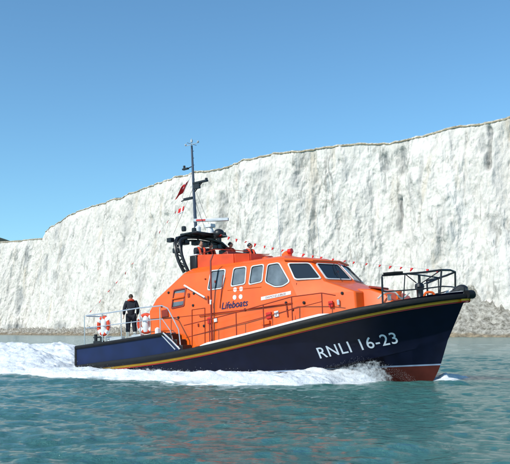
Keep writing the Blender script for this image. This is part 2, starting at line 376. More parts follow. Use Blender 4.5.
# gullies measured off the face, their shade painted in as grey: (image column, row top, row bottom, half width px, depth m, strength of painted shade)
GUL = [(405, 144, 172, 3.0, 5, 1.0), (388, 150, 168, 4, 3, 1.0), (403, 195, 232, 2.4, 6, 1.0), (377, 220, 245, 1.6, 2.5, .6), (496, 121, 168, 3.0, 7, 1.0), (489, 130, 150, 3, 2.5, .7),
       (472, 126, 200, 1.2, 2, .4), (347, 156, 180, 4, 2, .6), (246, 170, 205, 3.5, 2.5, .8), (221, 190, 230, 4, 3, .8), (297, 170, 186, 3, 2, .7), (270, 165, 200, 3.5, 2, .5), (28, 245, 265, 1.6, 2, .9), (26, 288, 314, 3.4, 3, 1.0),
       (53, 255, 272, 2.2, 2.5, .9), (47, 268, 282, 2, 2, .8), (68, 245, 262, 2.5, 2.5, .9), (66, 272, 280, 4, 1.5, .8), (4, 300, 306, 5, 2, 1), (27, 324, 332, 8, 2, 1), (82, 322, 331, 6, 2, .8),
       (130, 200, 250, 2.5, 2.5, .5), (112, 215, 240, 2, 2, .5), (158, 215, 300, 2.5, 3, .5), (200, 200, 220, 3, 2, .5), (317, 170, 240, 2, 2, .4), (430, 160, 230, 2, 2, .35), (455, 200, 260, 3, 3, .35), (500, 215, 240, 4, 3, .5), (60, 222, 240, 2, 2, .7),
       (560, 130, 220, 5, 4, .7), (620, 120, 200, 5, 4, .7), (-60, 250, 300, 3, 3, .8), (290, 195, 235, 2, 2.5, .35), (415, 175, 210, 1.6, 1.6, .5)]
def build_cliff():
    st = .38; q, x, y, h, nx, ny = cliff_line(st)
    keep = (q > arc(CL)[1]); q, x, y, h, nx, ny = [a[keep] for a in (q, x, y, h, nx, ny)]
    nz = 235; v = np.linspace(0, 1, nz)
    Q, V = np.meshgrid(q, v, indexing='ij'); 
    top = h+1.6*(fbm(q*.06, q*0, 5, 4)-.5)*2+.9*(fbm(q*.35, q*0, 6, 3)-.5)
    Zz = V*top[:, None]
    lean = (top[:, None]-Zz)*.13                                  # face leans back from the beach
    wob = (fbm(Q*.02, Zz*.02, 9, 3)-.5)*26
    d1 = (fbm((Q+wob)*.028, Zz*.005, 11, 4)-.5)*15
    r1 = 1-np.abs(2*fbm((Q+wob*.5)*.085, Zz*.012, 21, 3)-1)*2.2
    r2 = 1-np.abs(2*fbm((Q+wob*.4)*.3, Zz*.035, 31, 3)-1)*2
    d3 = (fbm(Q*.30, Zz*.13, 41, 6, .62)-.5)*3.0
    led = (vn(Q*.03, Zz*.55, 51)-.5)*.12*sst(.2, .6, fbm(Q*.03, Zz*.05, 52, 3))
    D = d1+r1*1.2+r2*.25+d3*1.3+led
    dirt = .7*sst(.982, 1.0, V)*(fbm(q*.05, q*0, 7, 3)[:, None]*1.7)+.85*sst(.10, .0, V)
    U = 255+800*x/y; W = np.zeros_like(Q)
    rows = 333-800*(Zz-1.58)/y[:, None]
    for (u, r0, rb, hw, dep, shd) in GUL:
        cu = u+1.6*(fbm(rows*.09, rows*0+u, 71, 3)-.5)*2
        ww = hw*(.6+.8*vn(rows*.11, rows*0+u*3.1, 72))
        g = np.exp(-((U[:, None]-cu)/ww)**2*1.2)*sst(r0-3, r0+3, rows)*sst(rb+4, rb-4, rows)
        D -= g*dep*.45; W = np.maximum(W, g*shd)
    D = D-D.max()*.0
    off = lean+D*(.45+.55*sst(1.0, .9, V))
    X = x[:, None]+nx[:, None]*off; Y = y[:, None]+ny[:, None]*off
    P = np.stack([X, Y, Zz-.6], -1)
    # rounded grassy lip, same sheet turned back over the top
    o = grid_mesh('cliff', P, chalk_mat(), {'dirt': dirt, 'gully_shade': W}); tag(o, kind='structure')
    # downs behind the edge
    back = np.array([-.5, .2, 1.5, 6, 25, 80, 200, 420]); rise = np.array([-1.0, .02, .15, .9, 1.6, 3.0, 4, 2])
    sel = slice(0, None, 4)
    ex, ey, et = X[sel, -1], Y[sel, -1], (Zz[:, -1]-.6)[sel]; mx, my = nx[sel], ny[sel]
    hillx = np.exp(-((ex+330)/110)**2)*9*(np.arange(len(ex)) > 0)
    GX = ex[:, None]-mx[:, None]*back; GY = ey[:, None]-my[:, None]*back
    GZ = et[:, None]+rise*(1+.0*GX)+(fbm(GX*.05, GY*.05, 81, 4)-.5)*np.minimum(back, 14)*.04+hillx[:, None]*sst(2, 60, back)
    tur = mat('down_turf', (.26, .22, .14), .95, var=.45, vscale=.15)
    o = grid_mesh('downs', np.stack([GX, GY, GZ], -1), tur); tag(o, kind='structure')
    # beach: shingle and fallen chalk
    sel = slice(0, None, 2); bx, by, mx, my = x[sel], y[sel], nx[sel], ny[sel]; qq = q[sel]
    w = np.linspace(-14, 34, 110)                                 # distance out from the face line
    Wd, QQ = np.meshgrid(w, qq); U2 = (255+800*bx/by)[:, None]
    foot = 13                                                     # where the leaning face meets the beach
    t = np.clip((Wd-foot)/(34-foot), -2, 1)
    Zb = 3.2*(1-np.clip(t, 0, 1))**.8-1.6*sst(.7, 1, t)
    talus = np.interp(U2, [-400, 0, 60, 120, 200, 300, 420, 445, 458, 474, 482, 494, 505, 520, 560, 640, 700], [2, 3, 3, 2.5, 2.5, 3, 4, 10, 19, 29, 30, 20, 16, 15, 17, 8, 5])+QQ*0
    Zb = Zb+talus*np.clip(1-(Wd-3)/30, 0, 1)**1.5*(.65+.7*fbm(QQ*.06, Wd*.09, 91, 4))*(Wd < 33)
    Zb += (fbm(QQ*.5, Wd*.5, 92, 5, .6)-.5)*1.9*sst(34, 27, Wd)
    rock = np.maximum(0, fbm(QQ*.7, Wd*.7, 93, 3)-.56)*9*sst(34, 22, Wd); Zb += rock*.7
    PX = bx[:, None]+mx[:, None]*Wd; PY = by[:, None]+my[:, None]*Wd
    m = bpy.data.materials.new('beach_rubble'); m.use_nodes = True; n = m.node_tree; b = n.nodes['Principled BSDF']; b.inputs['Roughness'].default_value = .95
    a = n.nodes.new('ShaderNodeAttribute'); a.attribute_name = 'low'; tc = n.nodes.new('ShaderNodeTexCoord')
    tn = n.nodes.new('ShaderNodeTexNoise'); tn.inputs['Scale'].default_value = .5; tn.inputs['Detail'].default_value = 9; tn.inputs['Roughness'].default_value = .75; n.links.new(tc.outputs['Object'], tn.inputs[0])
    r1_ = n.nodes.new('ShaderNodeValToRGB'); e = r1_.color_ramp.elements; e[0].position = .36; e[0].color = (.10, .088, .065, 1); e[1].position = .62; e[1].color = (.46, .43, .37, 1); n.links.new(tn.outputs['Fac'], r1_.inputs[0])
    r2_ = n.nodes.new('ShaderNodeValToRGB'); e = r2_.color_ramp.elements; e[0].position = .38; e[0].color = (.07, .06, .045, 1); e[1].position = .66; e[1].color = (.36, .28, .18, 1); n.links.new(tn.outputs['Fac'], r2_.inputs[0])
    mx2 = n.nodes.new('ShaderNodeMixRGB'); n.links.new(a.outputs['Fac'], mx2.inputs[0]); n.links.new(r1_.outputs[0], mx2.inputs[1]); n.links.new(r2_.outputs[0], mx2.inputs[2]); n.links.new(mx2.outputs[0], b.inputs['Base Color'])
    low = sst(2.2, 1.0, Zb+(fbm(QQ*.15, Wd*.15, 94, 3)-.5)*3)
    o = grid_mesh('beach', np.stack([PX, PY, Zb], -1), m, {'low': low}); tag(o, kind='structure')
build_cliff()

# ------------------------------------------------------------------ the lifeboat
boat = empty('lifeboat', MBOAT)
tag(boat, 'orange and navy allweather lifeboat speeding past white chalk cliffs with foam along its side', 'lifeboat')
SX = np.array([-8.1, -7.16, -4.76, -1.55, .8, 3.24, 4.95, 6.43, 7.46, 8.1]); SZ = np.array([.2, .24, .37, .60, .87, 1.27, 1.54, 1.74, 1.87, 1.95])
_pc = np.polyfit(SX, SZ, 5)
def sheer(x): return float(np.polyval(_pc, x))
def hb(x):
    if x > .5: return 2.6*max(0, 1-(max(0, min(1, (x-.5)/7.6)))**2.6)**.75
    return 2.6-.15*max(0, (-x-2)/6)
def G(x): return Vector((x, -hb(x), sheer(x)+.27))
def chine(t):   # t 0..1 stern to stem
    x = -8.1+t*15.35; k = max(0, min(1, (x+1)/8.25)); y = 2.28*(1-k**1.75)-(.1*max(0, (-x-4)/4) if x < -4 else 0)
    z = -.32+1.0*max(0, (x+1)/8.25)**1.9; return Vector((x, -max(0, y), z))
def keel(t):
    x = -8.1+t*15.05; z = -1.0
    if x > 5.9: z = -1.0+.95*((x-5.9)/1.05)**2.2
    return Vector((x, 0, z))
def hull():
    m = MB(); N = 110; rings = []
    for i in range(N+1):
        t = i/N; t = 1-(1-t)**1.25; g = G(-8.1+t*16.2); c = chine(t); k = keel(t); row = [k, k.lerp(c, .5)+Vector((0, .04*(1-t), 0)), c+Vector((0, .0, 0))]
        row.append(c+Vector((0, -.07*max(0., 1-t**3), .01)))
        p = 1+.75*max(0, (t-.35)/.65)
        for j in range(1, 10):
            s = j/9; q = c.lerp(g, s); q.y = c.y+(g.y-c.y)*(s**p); row.append(q)
        rings.append(row)
    for sgn in (1, -1):
        R = [[Vector((p.x, p.y*sgn, p.z)) for p in r] for r in rings]; m.loft(R, cap=False, closed=False)
    r = rings[0]; m.add(r+[Vector((p.x, -p.y, p.z)) for p in r[::-1]], [tuple(range(2*len(r)))])
    return m.build('hull', HULL, boat, sharp=28)
HO = hull()
def bvh(o):
    me = o.data; return BVHTree.FromPolygons([v.co for v in me.vertices], [tuple(p.vertices) for p in me.polygons])
HB = bvh(HO)
def on(B, x, z, sgn=-1):
    h = B.ray_cast(Vector((x, sgn*9, z)), Vector((0, -sgn, 0)))
    return h[0] if h[0] else Vector((x, sgn*.02, z))
# fender belt: D section all round the sheer
def side_path(n=90, x0=-8.1, x1=8.08):
    return [x0+(x1-x0)*(1-(1-i/n)**1.4) for i in range(n+1)]
def ribbon(zlo, zhi, pr, name, mt, x0=-8.1, x1=8.085, prof=None):
    """a band following the hull side between heights above the sheer line; section profile list of (out, 0..1 height)"""
    m = MB(); prof = prof or [(0, 0), (1, .0), (1, 1), (0, 1)]
    for sgn in (1, -1):
        R = []
        for x in side_path(x0=x0, x1=x1):
            e = .02; g0, g1 = G(x-e), G(min(x+e, 8.1)); t = (g1-g0); t.z = 0
            nrm = Vector((t.y, -t.x, 0)).normalized() if t.length > 0 else Vector((1, 0, 0))
            if x > 8.02: nrm = Vector((1, -.15, 0)).normalized()
            base = on(HB, min(x, 8.05), sheer(x)+(zlo+zhi)/2 if zhi < .2 else sheer(x)+.22)
            y = base.y if abs(base.y) > .03 else -hb(x); y = max(y, -hb(x)) if zhi < .2 else -hb(x)
            taper = 1-.35*max(0, (x-5)/3.1)
            R.append([Vector((x+nrm.x*pr*o_, sgn*(y+nrm.y*pr*o_), sheer(x)+(zlo+(zhi-zlo)*k)*(taper if zhi > .2 else 1))) for o_, k in prof])
        m.loft(R)
    return m.build(name, mt, boat)
Dp = [(-.3, 0), (.55, .02), (.9, .2), (1, .5), (.9, .8), (.55, .98), (-.3, 1)]
ribbon(.055, .30, .11, 'fender_belt', BLACK, prof=Dp)
ribbon(-.025, .055, .03, 'yellow_stripe', YELLOW)
ribbon(-.06, -.03, .02, 'red_stripe', REDP)
MB().tube([(8.12, -.2, 2.10), (8.2, 0, 2.11), (8.12, .2, 2.10)], .13, 12).build('bow_fender', BLACK, boat)
# decks
m = MB(); R = []
for x in side_path(50, -3.0, 8.0):
    h = hb(x)-.02; z = sheer(x)+.27; R.append([Vector((x, -h*k, z+.05*(1-k*k))) for k in (1, .75, .5, 0, -.5, -.75, -1)])
m.loft(R, cap=False, closed=False); m.build('side_deck', DECK, boat)
def zdk(x): return np.interp(x, [-8.1, -7.78, -5.31, -2.84], [1.26, 1.27, 1.39, 1.52]).item()
m = MB(); xs = list(np.linspace(-8.08, -2.84, 14)); R = []
def bulw(x, z):   # aft quarter side: slight tumblehome
    return hb(x)-.035
for x in xs+[None]:
    if x is None: ring = [(-2.03, -2.56, .86), (-2.84, -2.54, 1.50), (-2.84, 0, 1.56), (-2.84, 2.54, 1.50), (-2.03, 2.56, .86), (-2.03, 0, .86)]
    else: ring = [(x, -bulw(x, 0), sheer(x)+.2), (x, -bulw(x, 0), zdk(x)-.02), (x, 0, zdk(x)+.04), (x, bulw(x, 0), zdk(x)-.02), (x, bulw(x, 0), sheer(x)+.2), (x, 0, sheer(x)+.2)]
    R.append([Vector(p) for p in ring])
m.loft(R[:-1]); 
for sg in (-1, 1):
    a = Vector((-2.84, sg*2.56, zdk(-2.84)-.02)); b_ = Vector((-2.03, sg*2.565, .86)); c_ = Vector((-2.84, sg*2.56, sheer(-2.84)+.2)); d_ = Vector((0, -sg*.14, 0))
    m.add([a, b_, c_, a+d_, b_+d_, c_+d_], [(0, 1, 2), (3, 5, 4), (0, 3, 4, 1), (1, 4, 5, 2), (0, 2, 5, 3)])
m.build('aft_bulwark', NAVY, boat, bevel=.012)
m = MB(); m.loft([[Vector((x, y, zdk(x)+z)) for y, z in ((-bulw(x, 0)+.05, .012), (0, .065), (bulw(x, 0)-.05, .012), (bulw(x, 0)-.05, -.01), (-bulw(x, 0)+.05, -.01))] for x in xs]); m.build('aft_deck', DECK, boat)
for sg in (-1, 1):
    m = MB(); R = []
    for x in xs:
        y = sg*bulw(x, 0); z = zdk(x)
        R.append([Vector((x, y+sg*o_, z+dz)) for o_, dz in ((-.06, -.10), (.05, -.10), (.075, -.04), (.05, .03), (-.06, .035))])
    m.loft(R); m.tube([(-8.1, sg*2.37, .35), (-8.1, sg*2.36, 1.24)], .09, 10)
    m.build('corner_fender', BLACK, boat)
    m = MB(); m.tube([(-2.86, sg*2.60, 1.52), (-2.42, sg*2.60, 1.2), (-2.03, sg*2.61, .88)], .032, 8); m.tube([(-3.02, sg*2.58, 1.50), (-2.6, sg*2.58, 1.14), (-2.28, sg*2.59, .88)], .022, 8)
    m.pieces('quarter_trim', STEEL, boat)
    m = MB()
    for i in range(3): m.box((-2.68+.27*i, sg*2.24, .98+.5-.22*i-.25), (.26, .5, .5-.0*i))
    m.build('step', BLACKM, boat, bevel=.015)
    # white toe board standing on the deck edge
    m = MB(); R = []
    for x in np.linspace(-1.2, 4.2, 30):
        y = sg*(hb(x)-.16); z = sheer(x)+.28; hgt = .12*min(1, (4.4-x)/.5)*min(1, (x+1.5)/.6)
        R.append([Vector((x, y, z)), Vector((x, y, z+hgt)), Vector((x, y-sg*.03, z+hgt)), Vector((x, y-sg*.03, z))])
    m.loft(R); m.build('toe_board', WHITE, boat)
m = MB(); m.box((-8.14, 0, .62), (.04, 3.6, .9)); m.build('transom_door', NAVY, boat, bevel=.01)

# superstructure
RG = {0: (.75, [(-4.15, 0), (-4.15, 1.97), (2.9, 1.97), (4.85, 1.48), (5.05, 0)]),
      1: (2.45, [(-4.28, 0), (-4.28, 1.90), (2.8, 1.90), (4.78, 1.38), (5.0, 0)]),
      2: (2.90, [(-3.95, 0), (-3.95, 1.84), (2.55, 1.83), (3.62, 1.36), (3.98, 0)]),
      3: (3.80, [(-2.66, 0), (-2.66, 1.60), (2.12, 1.60), (2.98, 1.14), (3.3, 0)]),
      4: (3.99, [(-2.45, 0), (-2.45, 1.28), (1.95, 1.30), (2.62, .9), (2.85, 0)]),
      5: (4.13, [(-2.2, 0), (-2.2, .55), (1.6, .55), (1.9, .35), (2.0, 0)])}
def ZF(k, i, z):
    if k == 0: return (.75, .75, 1.15, 1.62, 1.7)[i]  # the foot of the house follows the deck; the roof edge drops towards the windscreen
    return z-(.14 if (k >= 3 and i >= 3) else (.04 if k >= 3 and i == 2 else 0))
def rp(k, i, sg=-1): z, P = RG[k]; return Vector((P[i][0], sg*P[i][1], ZF(k, i, z)+(.0)))
m = MB(); rings = []
for k in range(6):
    L = [rp(k, i, -1) for i in range(5)]+[rp(k, i, 1) for i in (3, 2, 1)]
    rings.append(L)
# subdivide the sides so the loft stays even
m.loft(rings); HOUSE = m.build('wheelhouse', ORANGE, boat, sharp=20, bevel=.045)
WB = bvh(HOUSE)
m = MB()   # fore trunk
def trunk(x, hw, z0, z1): return [Vector((x, -hw, z0)), Vector((x, -hw*.86, z1-.06)), Vector((x, -hw*.6, z1)), Vector((x, hw*.6, z1)), Vector((x, hw*.86, z1-.06)), Vector((x, hw, z0))]
m.loft([trunk(4.6, 1.12, 1.5, 2.62), trunk(5.1, 1.08, 1.6, 2.55), trunk(5.6, 1.0, 1.7, 2.36), trunk(5.8, .95, 1.75, 2.1)]); m.build('fore_trunk', ORANGE, boat, sharp=25, bevel=.03)
m = MB(); m.box((5.2, -.55, 2.56), (.5, .5, .07), (0, .2, 0)); m.build('fore_hatch', DARKRED, boat, bevel=.02)
# visor and roof edge trim
m = MB(); v = [rp(3, i, -1)+Vector((.05, -.03, .02)) for i in (2, 3)]+[rp(3, 4)+Vector((.08, 0, .02))]+[rp(3, i, 1)+Vector((.05, .03, .02)) for i in (3, 2)]
m.tube(v, .045, 8); m.build('windscreen_visor', ORANGE, boat)

FRAME = mat('window_frame_paint', (.56, .58, .58), .45, var=.15, vscale=6)
def window(pts, w=.042, rad=.09, glass=GLASS2, frame=None, parent=boat, name='window', out=None, seam=None):
    """pts: corner points on the wall, any winding; frame ring stands proud of the wall, glass sits inside it"""
    frame = frame or FRAME; pts = [Vector(p) for p in pts]; c = sum(pts, Vector())/len(pts)
    nrm = Vector()
    for i in range(len(pts)): nrm += (pts[i]-c).cross(pts[(i+1) % len(pts)]-c)
    nrm.normalize()
    out = out if out is not None else Vector((0, c.y, 0))
    if nrm.dot(out) < 0: nrm = -nrm; pts = pts[::-1]
    off = max((p-c).dot(nrm) for p in pts)
    pts = [p-nrm*(p-c).dot(nrm)+nrm*off for p in pts]; N = len(pts)
    def fillet(P, r):
        o = []
        for i in range(N):
            a, b, d = P[i-1], P[i], P[(i+1) % N]; e1 = (a-b); e2 = (d-b); rr = min(r, e1.length*.4, e2.length*.4)
            p0 = b+e1.normalized()*rr; p1 = b+e2.normalized()*rr
            for t in (0, .25, .5, .75, 1): o.append(p0*(1-t)**2+b*2*t*(1-t)+p1*t*t)
        return o
    def inset(P, d):
        o = []
        for i in range(N):
            a, b, e = P[i-1], P[i], P[(i+1) % N]; n1 = nrm.cross(b-a).normalized(); n2 = nrm.cross(e-b).normalized(); q = (n1+n2).normalized()
            o.append(b+q*(d/max(.35, q.dot(n1))))
        return o
    O = fillet(inset(pts, -w*.5), rad+w*.5); I = fillet(inset(pts, w*.5), rad)
    m = MB(); m.loft([[p-nrm*.08 for p in O], [p+nrm*.026 for p in O], [p+nrm*.032 for p in I], [p-nrm*.01 for p in I]], cap=False)
    fr = m.build(name, frame, parent, sharp=40)
    sl = MB(); J_ = fillet(inset(pts, w*.5+.022), rad); sl.loft([[p+nrm*.012 for p in I], [p+nrm*.02 for p in I], [p+nrm*.02 for p in J_], [p+nrm*.004 for p in J_]], cap=False); sl.build('seal', BLACK, fr)
    g = MB(); g.add([p+nrm*.008 for p in I], [tuple(range(len(I)))]); g.build('pane', glass, fr, smooth=False)
    if seam:
        s_ = MB(); s_.tube([pts[seam[0]].lerp(pts[seam[1]], .5)+nrm*.02, pts[seam[2]].lerp(pts[seam[3]], .5)+nrm*.02], .018, 6); s_.build('glazing_bar', BLACKM, fr)
    return fr
for sg in (-1, 1):
    for P, sm in ([(-1.24, 3.74), (-.52, 3.72), (-.54, 3.02), (-1.27, 3.01)], (0, 1, 2, 3)), ([(-.13, 3.72), (.46, 3.72), (.5, 3.08), (-.15, 3.04)], None), ([(.70, 3.70), (1.26, 3.71), (1.27, 3.08), (.68, 3.03)], None), ([(1.44, 3.68), (1.93, 3.69), (2.48, 2.96), (2.2, 2.83), (1.86, 2.84), (1.42, 3.05)], None):
        window([on(WB, x, z, sg) for x, z in P], seam=sm)
    f = window([on(WB, x, z, sg) for x, z in [(-3.02, 3.16), (-2.40, 3.19), (-2.42, 2.52), (-3.05, 2.47)]], w=.05, rad=.05, frame=DARKRED)
    o_ = [on(WB, x, z, sg)+Vector((0, sg*.035, 0)) for x, z in [(-3.04, 2.82), (-2.41, 2.86)]]
    MB().tube(o_, .028, 6).build('glazing_bar', ORANGE, f)
    def Q(k0, i0, i1, u, v):
        a = rp(k0, i0, sg).lerp(rp(k0, i1, sg), u); b = rp(k0+1, i0, sg).lerp(rp(k0+1, i1, sg), u); return a.lerp(b, v)
    window([Q(2, 2, 3, .10, .86), Q(2, 2, 3, .86, .86), Q(2, 2, 3, .93, .12), Q(2, 2, 3, .14, .12)], glass=GLASS, out=Vector((.5, sg, 0)))
    window([Q(2, 3, 4, .09, .88), Q(2, 3, 4, .93, .88), Q(2, 3, 4, .93, .10), Q(2, 3, 4, .09, .10)], glass=GLASS, out=Vector((1, 0, .4)))
    m = MB(); a = Q(2, 3, 4, .5, .04)+Vector((.06, 0, .02)); b_ = Q(2, 3, 4, .62, .62)+Vector((.06, 0, .03)); m.tube([a, b_], .012, 6)
    m.tube([b_+(Q(2, 3, 4, .62, .8)-Q(2, 3, 4, .4, .2))*-.4, b_+(Q(2, 3, 4, .62, .8)-Q(2, 3, 4, .4, .2))*.4], .014, 6); m.build('windscreen_wiper', BLACKM, boat)

# lettering
def text(body, size, mt, name, fn, shear=0., bold=.0, space=1., parent=boat):
    cu = bpy.data.curves.new('t', 'FONT'); cu.body = body; cu.size = size; cu.shear = shear; cu.offset = bold; cu.space_character = space; cu.align_x = 'CENTER'; cu.align_y = 'CENTER'
    o = bpy.data.objects.new('t', cu); C.objects.link(o); bpy.context.view_layer.update()
    dg = bpy.context.evaluated_depsgraph_get(); me = bpy.data.meshes.new_from_object(o.evaluated_get(dg)); bpy.data.objects.remove(o)
    bm = bmesh.new(); bm.from_mesh(me); bmesh.ops.triangulate(bm, faces=bm.faces)
    bmesh.ops.subdivide_edges(bm, edges=[e for e in bm.edges if e.calc_length() > size*.12], cuts=3); bmesh.ops.triangulate(bm, faces=bm.faces)
    for v in bm.verts: v.co = fn(v.co.x, v.co.y)
    bm.to_mesh(me); bm.free(); me.name = name; me.materials.clear(); me.materials.append(mt)
    r = bpy.data.objects.new(name, me); C.objects.link(r); r.parent = parent; return r
def on_hull(cx, cz, slope, sg):
    def f(u, v):
        x = cx+(u-slope*v*.35)*(-sg); z = cz+v+slope*u
        if sg > 0: x = cx-u; z = cz+v-slope*u
        p = on(HB, x, z, sg); return Vector((x, p.y+sg*.02, z))
    return f
LETW = mat('hull_lettering', (.62, .68, .74), .5)
text('RNLI 16-23', .50, LETW, 'registration_lettering', on_hull(4.66, .66, .155, -1), bold=.003, space=1.08)
text('RNLI 16-23', .50, LETW, 'registration_lettering', on_hull(4.66, .66, .155, 1), bold=.003, space=1.08)
def on_house(cx, cz, slope, sg):
    def f(u, v):
        x = cx+u*(-sg); z = cz+v+(slope*u if sg < 0 else -slope*u); p = on(WB, x, z, sg); return Vector((x, p.y+sg*.014, z))
    return f
for sg in (-1, 1):
    text('Lifeboats', .34, NAVYTXT, 'name_lettering', on_house(.05, 2.37, .03, sg), shear=.25, bold=.004)
    m = MB()
    for dx, dz in ((-.14, .14), (.14, .14), (-.14, -.14), (.14, -.14)):
        p = on(WB, .2+dx, 2.77+dz, sg); m.lathe([(.085, -.01), (.085, .012)], (p.x, p.y+sg*.004, p.z), 14, 'y')
    m.pieces('flag_emblem', WHITE, boat)
    nb = [on(WB, x, z, sg)+Vector((0, sg*.012, 0)) for x, z in [(1.27, 2.42), (1.27, 2.54), (2.55, 2.64), (2.55, 2.52)]]
    m = MB(); m.add(nb+[p-Vector((0, sg*.03, 0)) for p in nb], [(0, 1, 2, 3), (7, 6, 5, 4), (0, 4, 5, 1), (1, 5, 6, 2), (2, 6, 7, 3), (3, 7, 4, 0)]); npl = m.build('name_board', WHITE, boat, smooth=False)
    def fn(u, v, sg=sg):
        x = 1.91+u*(-sg); z = 2.53+v+.078*(x-1.91); p = on(WB, x, z, sg); return Vector((x, p.y+sg*.030, z))
    text('DIAMOND JUBILEE', .105, mat('board_lettering', (.35, .12, .08), .6), 'board_lettering', fn, parent=npl)
    # lockers, boxes, rails and seams on the house side
    def sbox(name, x, z, dx, dz, mt, dep=.10, slope=.1):
        p = on(WB, x, z, sg); mm = MB(); mm.box((x, p.y+sg*dep*.5, z), (dx, dep, dz), (0, -slope, 0)); return mm.build(name, mt, boat, bevel=.012)
    sbox('red_locker', 1.62, 1.87, .22, .22, REDP, .06); sbox('white_locker', 1.95, 1.90, .18, .2, WHITE, .05); sbox('deck_light', 1.95, 1.9, .07, .09, GREY, .08)
    sbox('red_locker', -1.10, 1.88, .2, .22, REDP, .06); sbox('white_locker', -.82, 1.88, .15, .16, WHITE, .05)
    sbox('red_locker', 4.0, 2.08, .16, .2, REDP, .08); sbox('white_locker', 4.25, 2.12, .08, .18, GREY, .08)
    sbox('vent', -3.4, 2.3, .35, .3, DARKRED, .04); sbox('vent', 1.5, 1.62, .35, .12, ORANGE, .1)
    def seam(P, r=.012, name='handrail', mt=DARKRED, st=.05):
        q = [on(WB, x, z, sg)+Vector((0, sg*st, 0)) for x, z in P]; mm = MB(); mm.tube(q, r, 6)
        for a in q[::max(1, len(q)-1)]: mm.tube([a, a-Vector((0, sg*(st+.02), 0))], r, 6)
        return mm.build(name, mt, boat)
    seam([(x, 2.10+.1*(x+.9)/3.0) for x in np.linspace(-1.6, 2.6, 8)], .016)
    seam([(-3.4, 3.42), (-1.45, 3.46)], .02, mt=DARKRED)
    m = MB(); R = [on(WB, x, z, sg)+Vector((0, sg*.012, 0)) for x, z in [(-2.0, 1.0), (-2.0, 2.34), (-1.36, 2.36), (-1.36, 1.0)]]; m.tube(R, .014, 6)
    m.build('side_door_seam', DARKRED, boat)
    m = MB(); R = [on(WB, x, z, sg)+Vector((0, sg*.008, 0)) for x, z in [(2.72, 1.6), (2.72, 2.9)]]; m.tube(R, .012, 6); R = [on(WB, x, z, sg)+Vector((0, sg*.008, 0)) for x, z in [(-4.0, 2.1), (2.6, 2.18)]]; m.tube(R, .008, 6)
    m.build('panel_seam', DARKRED, boat)
    # small fittings along the house side
    seam([(-.3, 2.92), (1.25, 2.90)], .010, name='drip_rail', mt=ORANGE, st=.012); seam([(-2.3, 3.86), (2.0, 3.86)], .013, name='gutter', mt=ORANGE, st=.0)
    for x, z in ((-3.6, 2.6), (-3.3, 3.1), (-1.95, 2.95), (-1.95, 2.5), (-1.4, 1.7), (.55, 2.15), (2.62, 2.0), (3.05, 2.2), (2.35, 2.25), (-2.7, 2.1), (4.35, 2.42)):
        p = on(WB, x, z, sg); mm = MB(); mm.lathe([(.05, -.02), (.05, .03), (.03, .05)], (0, 0, 0), 10, 'y'); mm.v = [Vector((p.x+q.x, p.y+sg*abs(q.y)*(1 if q.y > 0 else -1), p.z+q.z)) for q in mm.v]; mm.build('wall_fitting', BLACKM, boat)
    for x, z, dx, dz in ((-2.2, 2.9, .10, .16), (-.95, 3.3, .06, .10), (2.4, 1.95, .05, .4), (-1.68, 1.75, .06, .12), (-1.2, 2.65, .06, .3)): sbox('hinge_plate', x, z, dx, dz, DARKRED, .035)
    pass
    # white boathook held in clips on the side
    a = on(WB, -2.43, 3.30, sg)+Vector((0, sg*.10, 0)); b_ = on(WB, -1.30, 2.74, sg)+Vector((0, sg*.10, 0))
    MB().tube([a, b_], .035, 8).build('stay', WHITE, boat)
    # dark post beside the house
    m = MB(); m.tube([(-.95, sg*2.05, 1.0), (-.93, sg*2.05, 2.2), (-.9, sg*2.02, 4.05), (-.88, sg*1.9, 4.3)], .034, 8); m.tube([(-.62, sg*1.93, 2.3), (-.5, sg*1.8, 3.5)], .015, 6)
    m.build('davit_post', DARKRED, boat)
    MB().tube([(-.94, sg*2.05, 2.45), (-.935, sg*2.05, 2.62)], .045, 8).build('post_clamp', WHITE, boat)
    # side guard rails
    m = MB(); tops = []; mids = []
    for x in [-.75, .5, 1.7, 2.85, 3.95]:
        y = sg*(hb(x)-.20); z = sheer(x)+.28; t_ = z+(.92 if x < 3.9 else .78); m.tube([(x, y, z), (x, y-sg*.02, t_)], .019, 6); tops.append((x, y-sg*.02, t_)); mids.append((x, y-sg*.01, z+.50))
        m.lathe([(.045, 0), (.045, .03)], (x, y, z-.0), 8)
    m.tube([(-2.0, sg*2.38, 1.75)]+tops+[(4.4, sg*2.0, 2.32)], .017, 6); m.tube([(-1.9, sg*2.38, 1.3)]+mids, .013, 6); m.build('side_guard_rail', DARKRED, boat)
    # aft deck rail with the sloping hand rails down the steps
    m = MB(); Rr = []; 
    for x in (-7.62, -6.5, -5.35, -4.25, -3.15):
        y = sg*(hb(x)-.12); m.tube([(x, y, zdk(x)), (x, y, 2.5)], .022, 6)
    top = [(-7.6, sg*1.2, 2.48), (-7.64, sg*2.2, 2.49), (-7.5, sg*2.36, 2.5), (-6, sg*2.40, 2.51), (-4.3, sg*2.42, 2.57), (-3.05, sg*2.44, 2.56), (-2.75, sg*2.44, 2.44), (-2.2, sg*2.46, 1.62), (-2.12, sg*2.46, .95)]
    m.tube(top, .024, 8); m.tube([(-7.6, sg*1.2, 2.0), (-7.64, sg*2.2, 2.0), (-7.5, sg*2.36, 2.0), (-6, sg*2.40, 2.02), (-4.3, sg*2.42, 2.06), (-3.05, sg*2.44, 2.06), (-2.62, sg*2.46, 1.6), (-2.5, sg*2.46, 1.2)], .018, 8)
    m.tube([(-7.6, sg*1.2, 1.3), (-7.6, sg*1.2, 2.48)], .022, 6)
    m.build('aft_deck_rail', STEEL, boat)
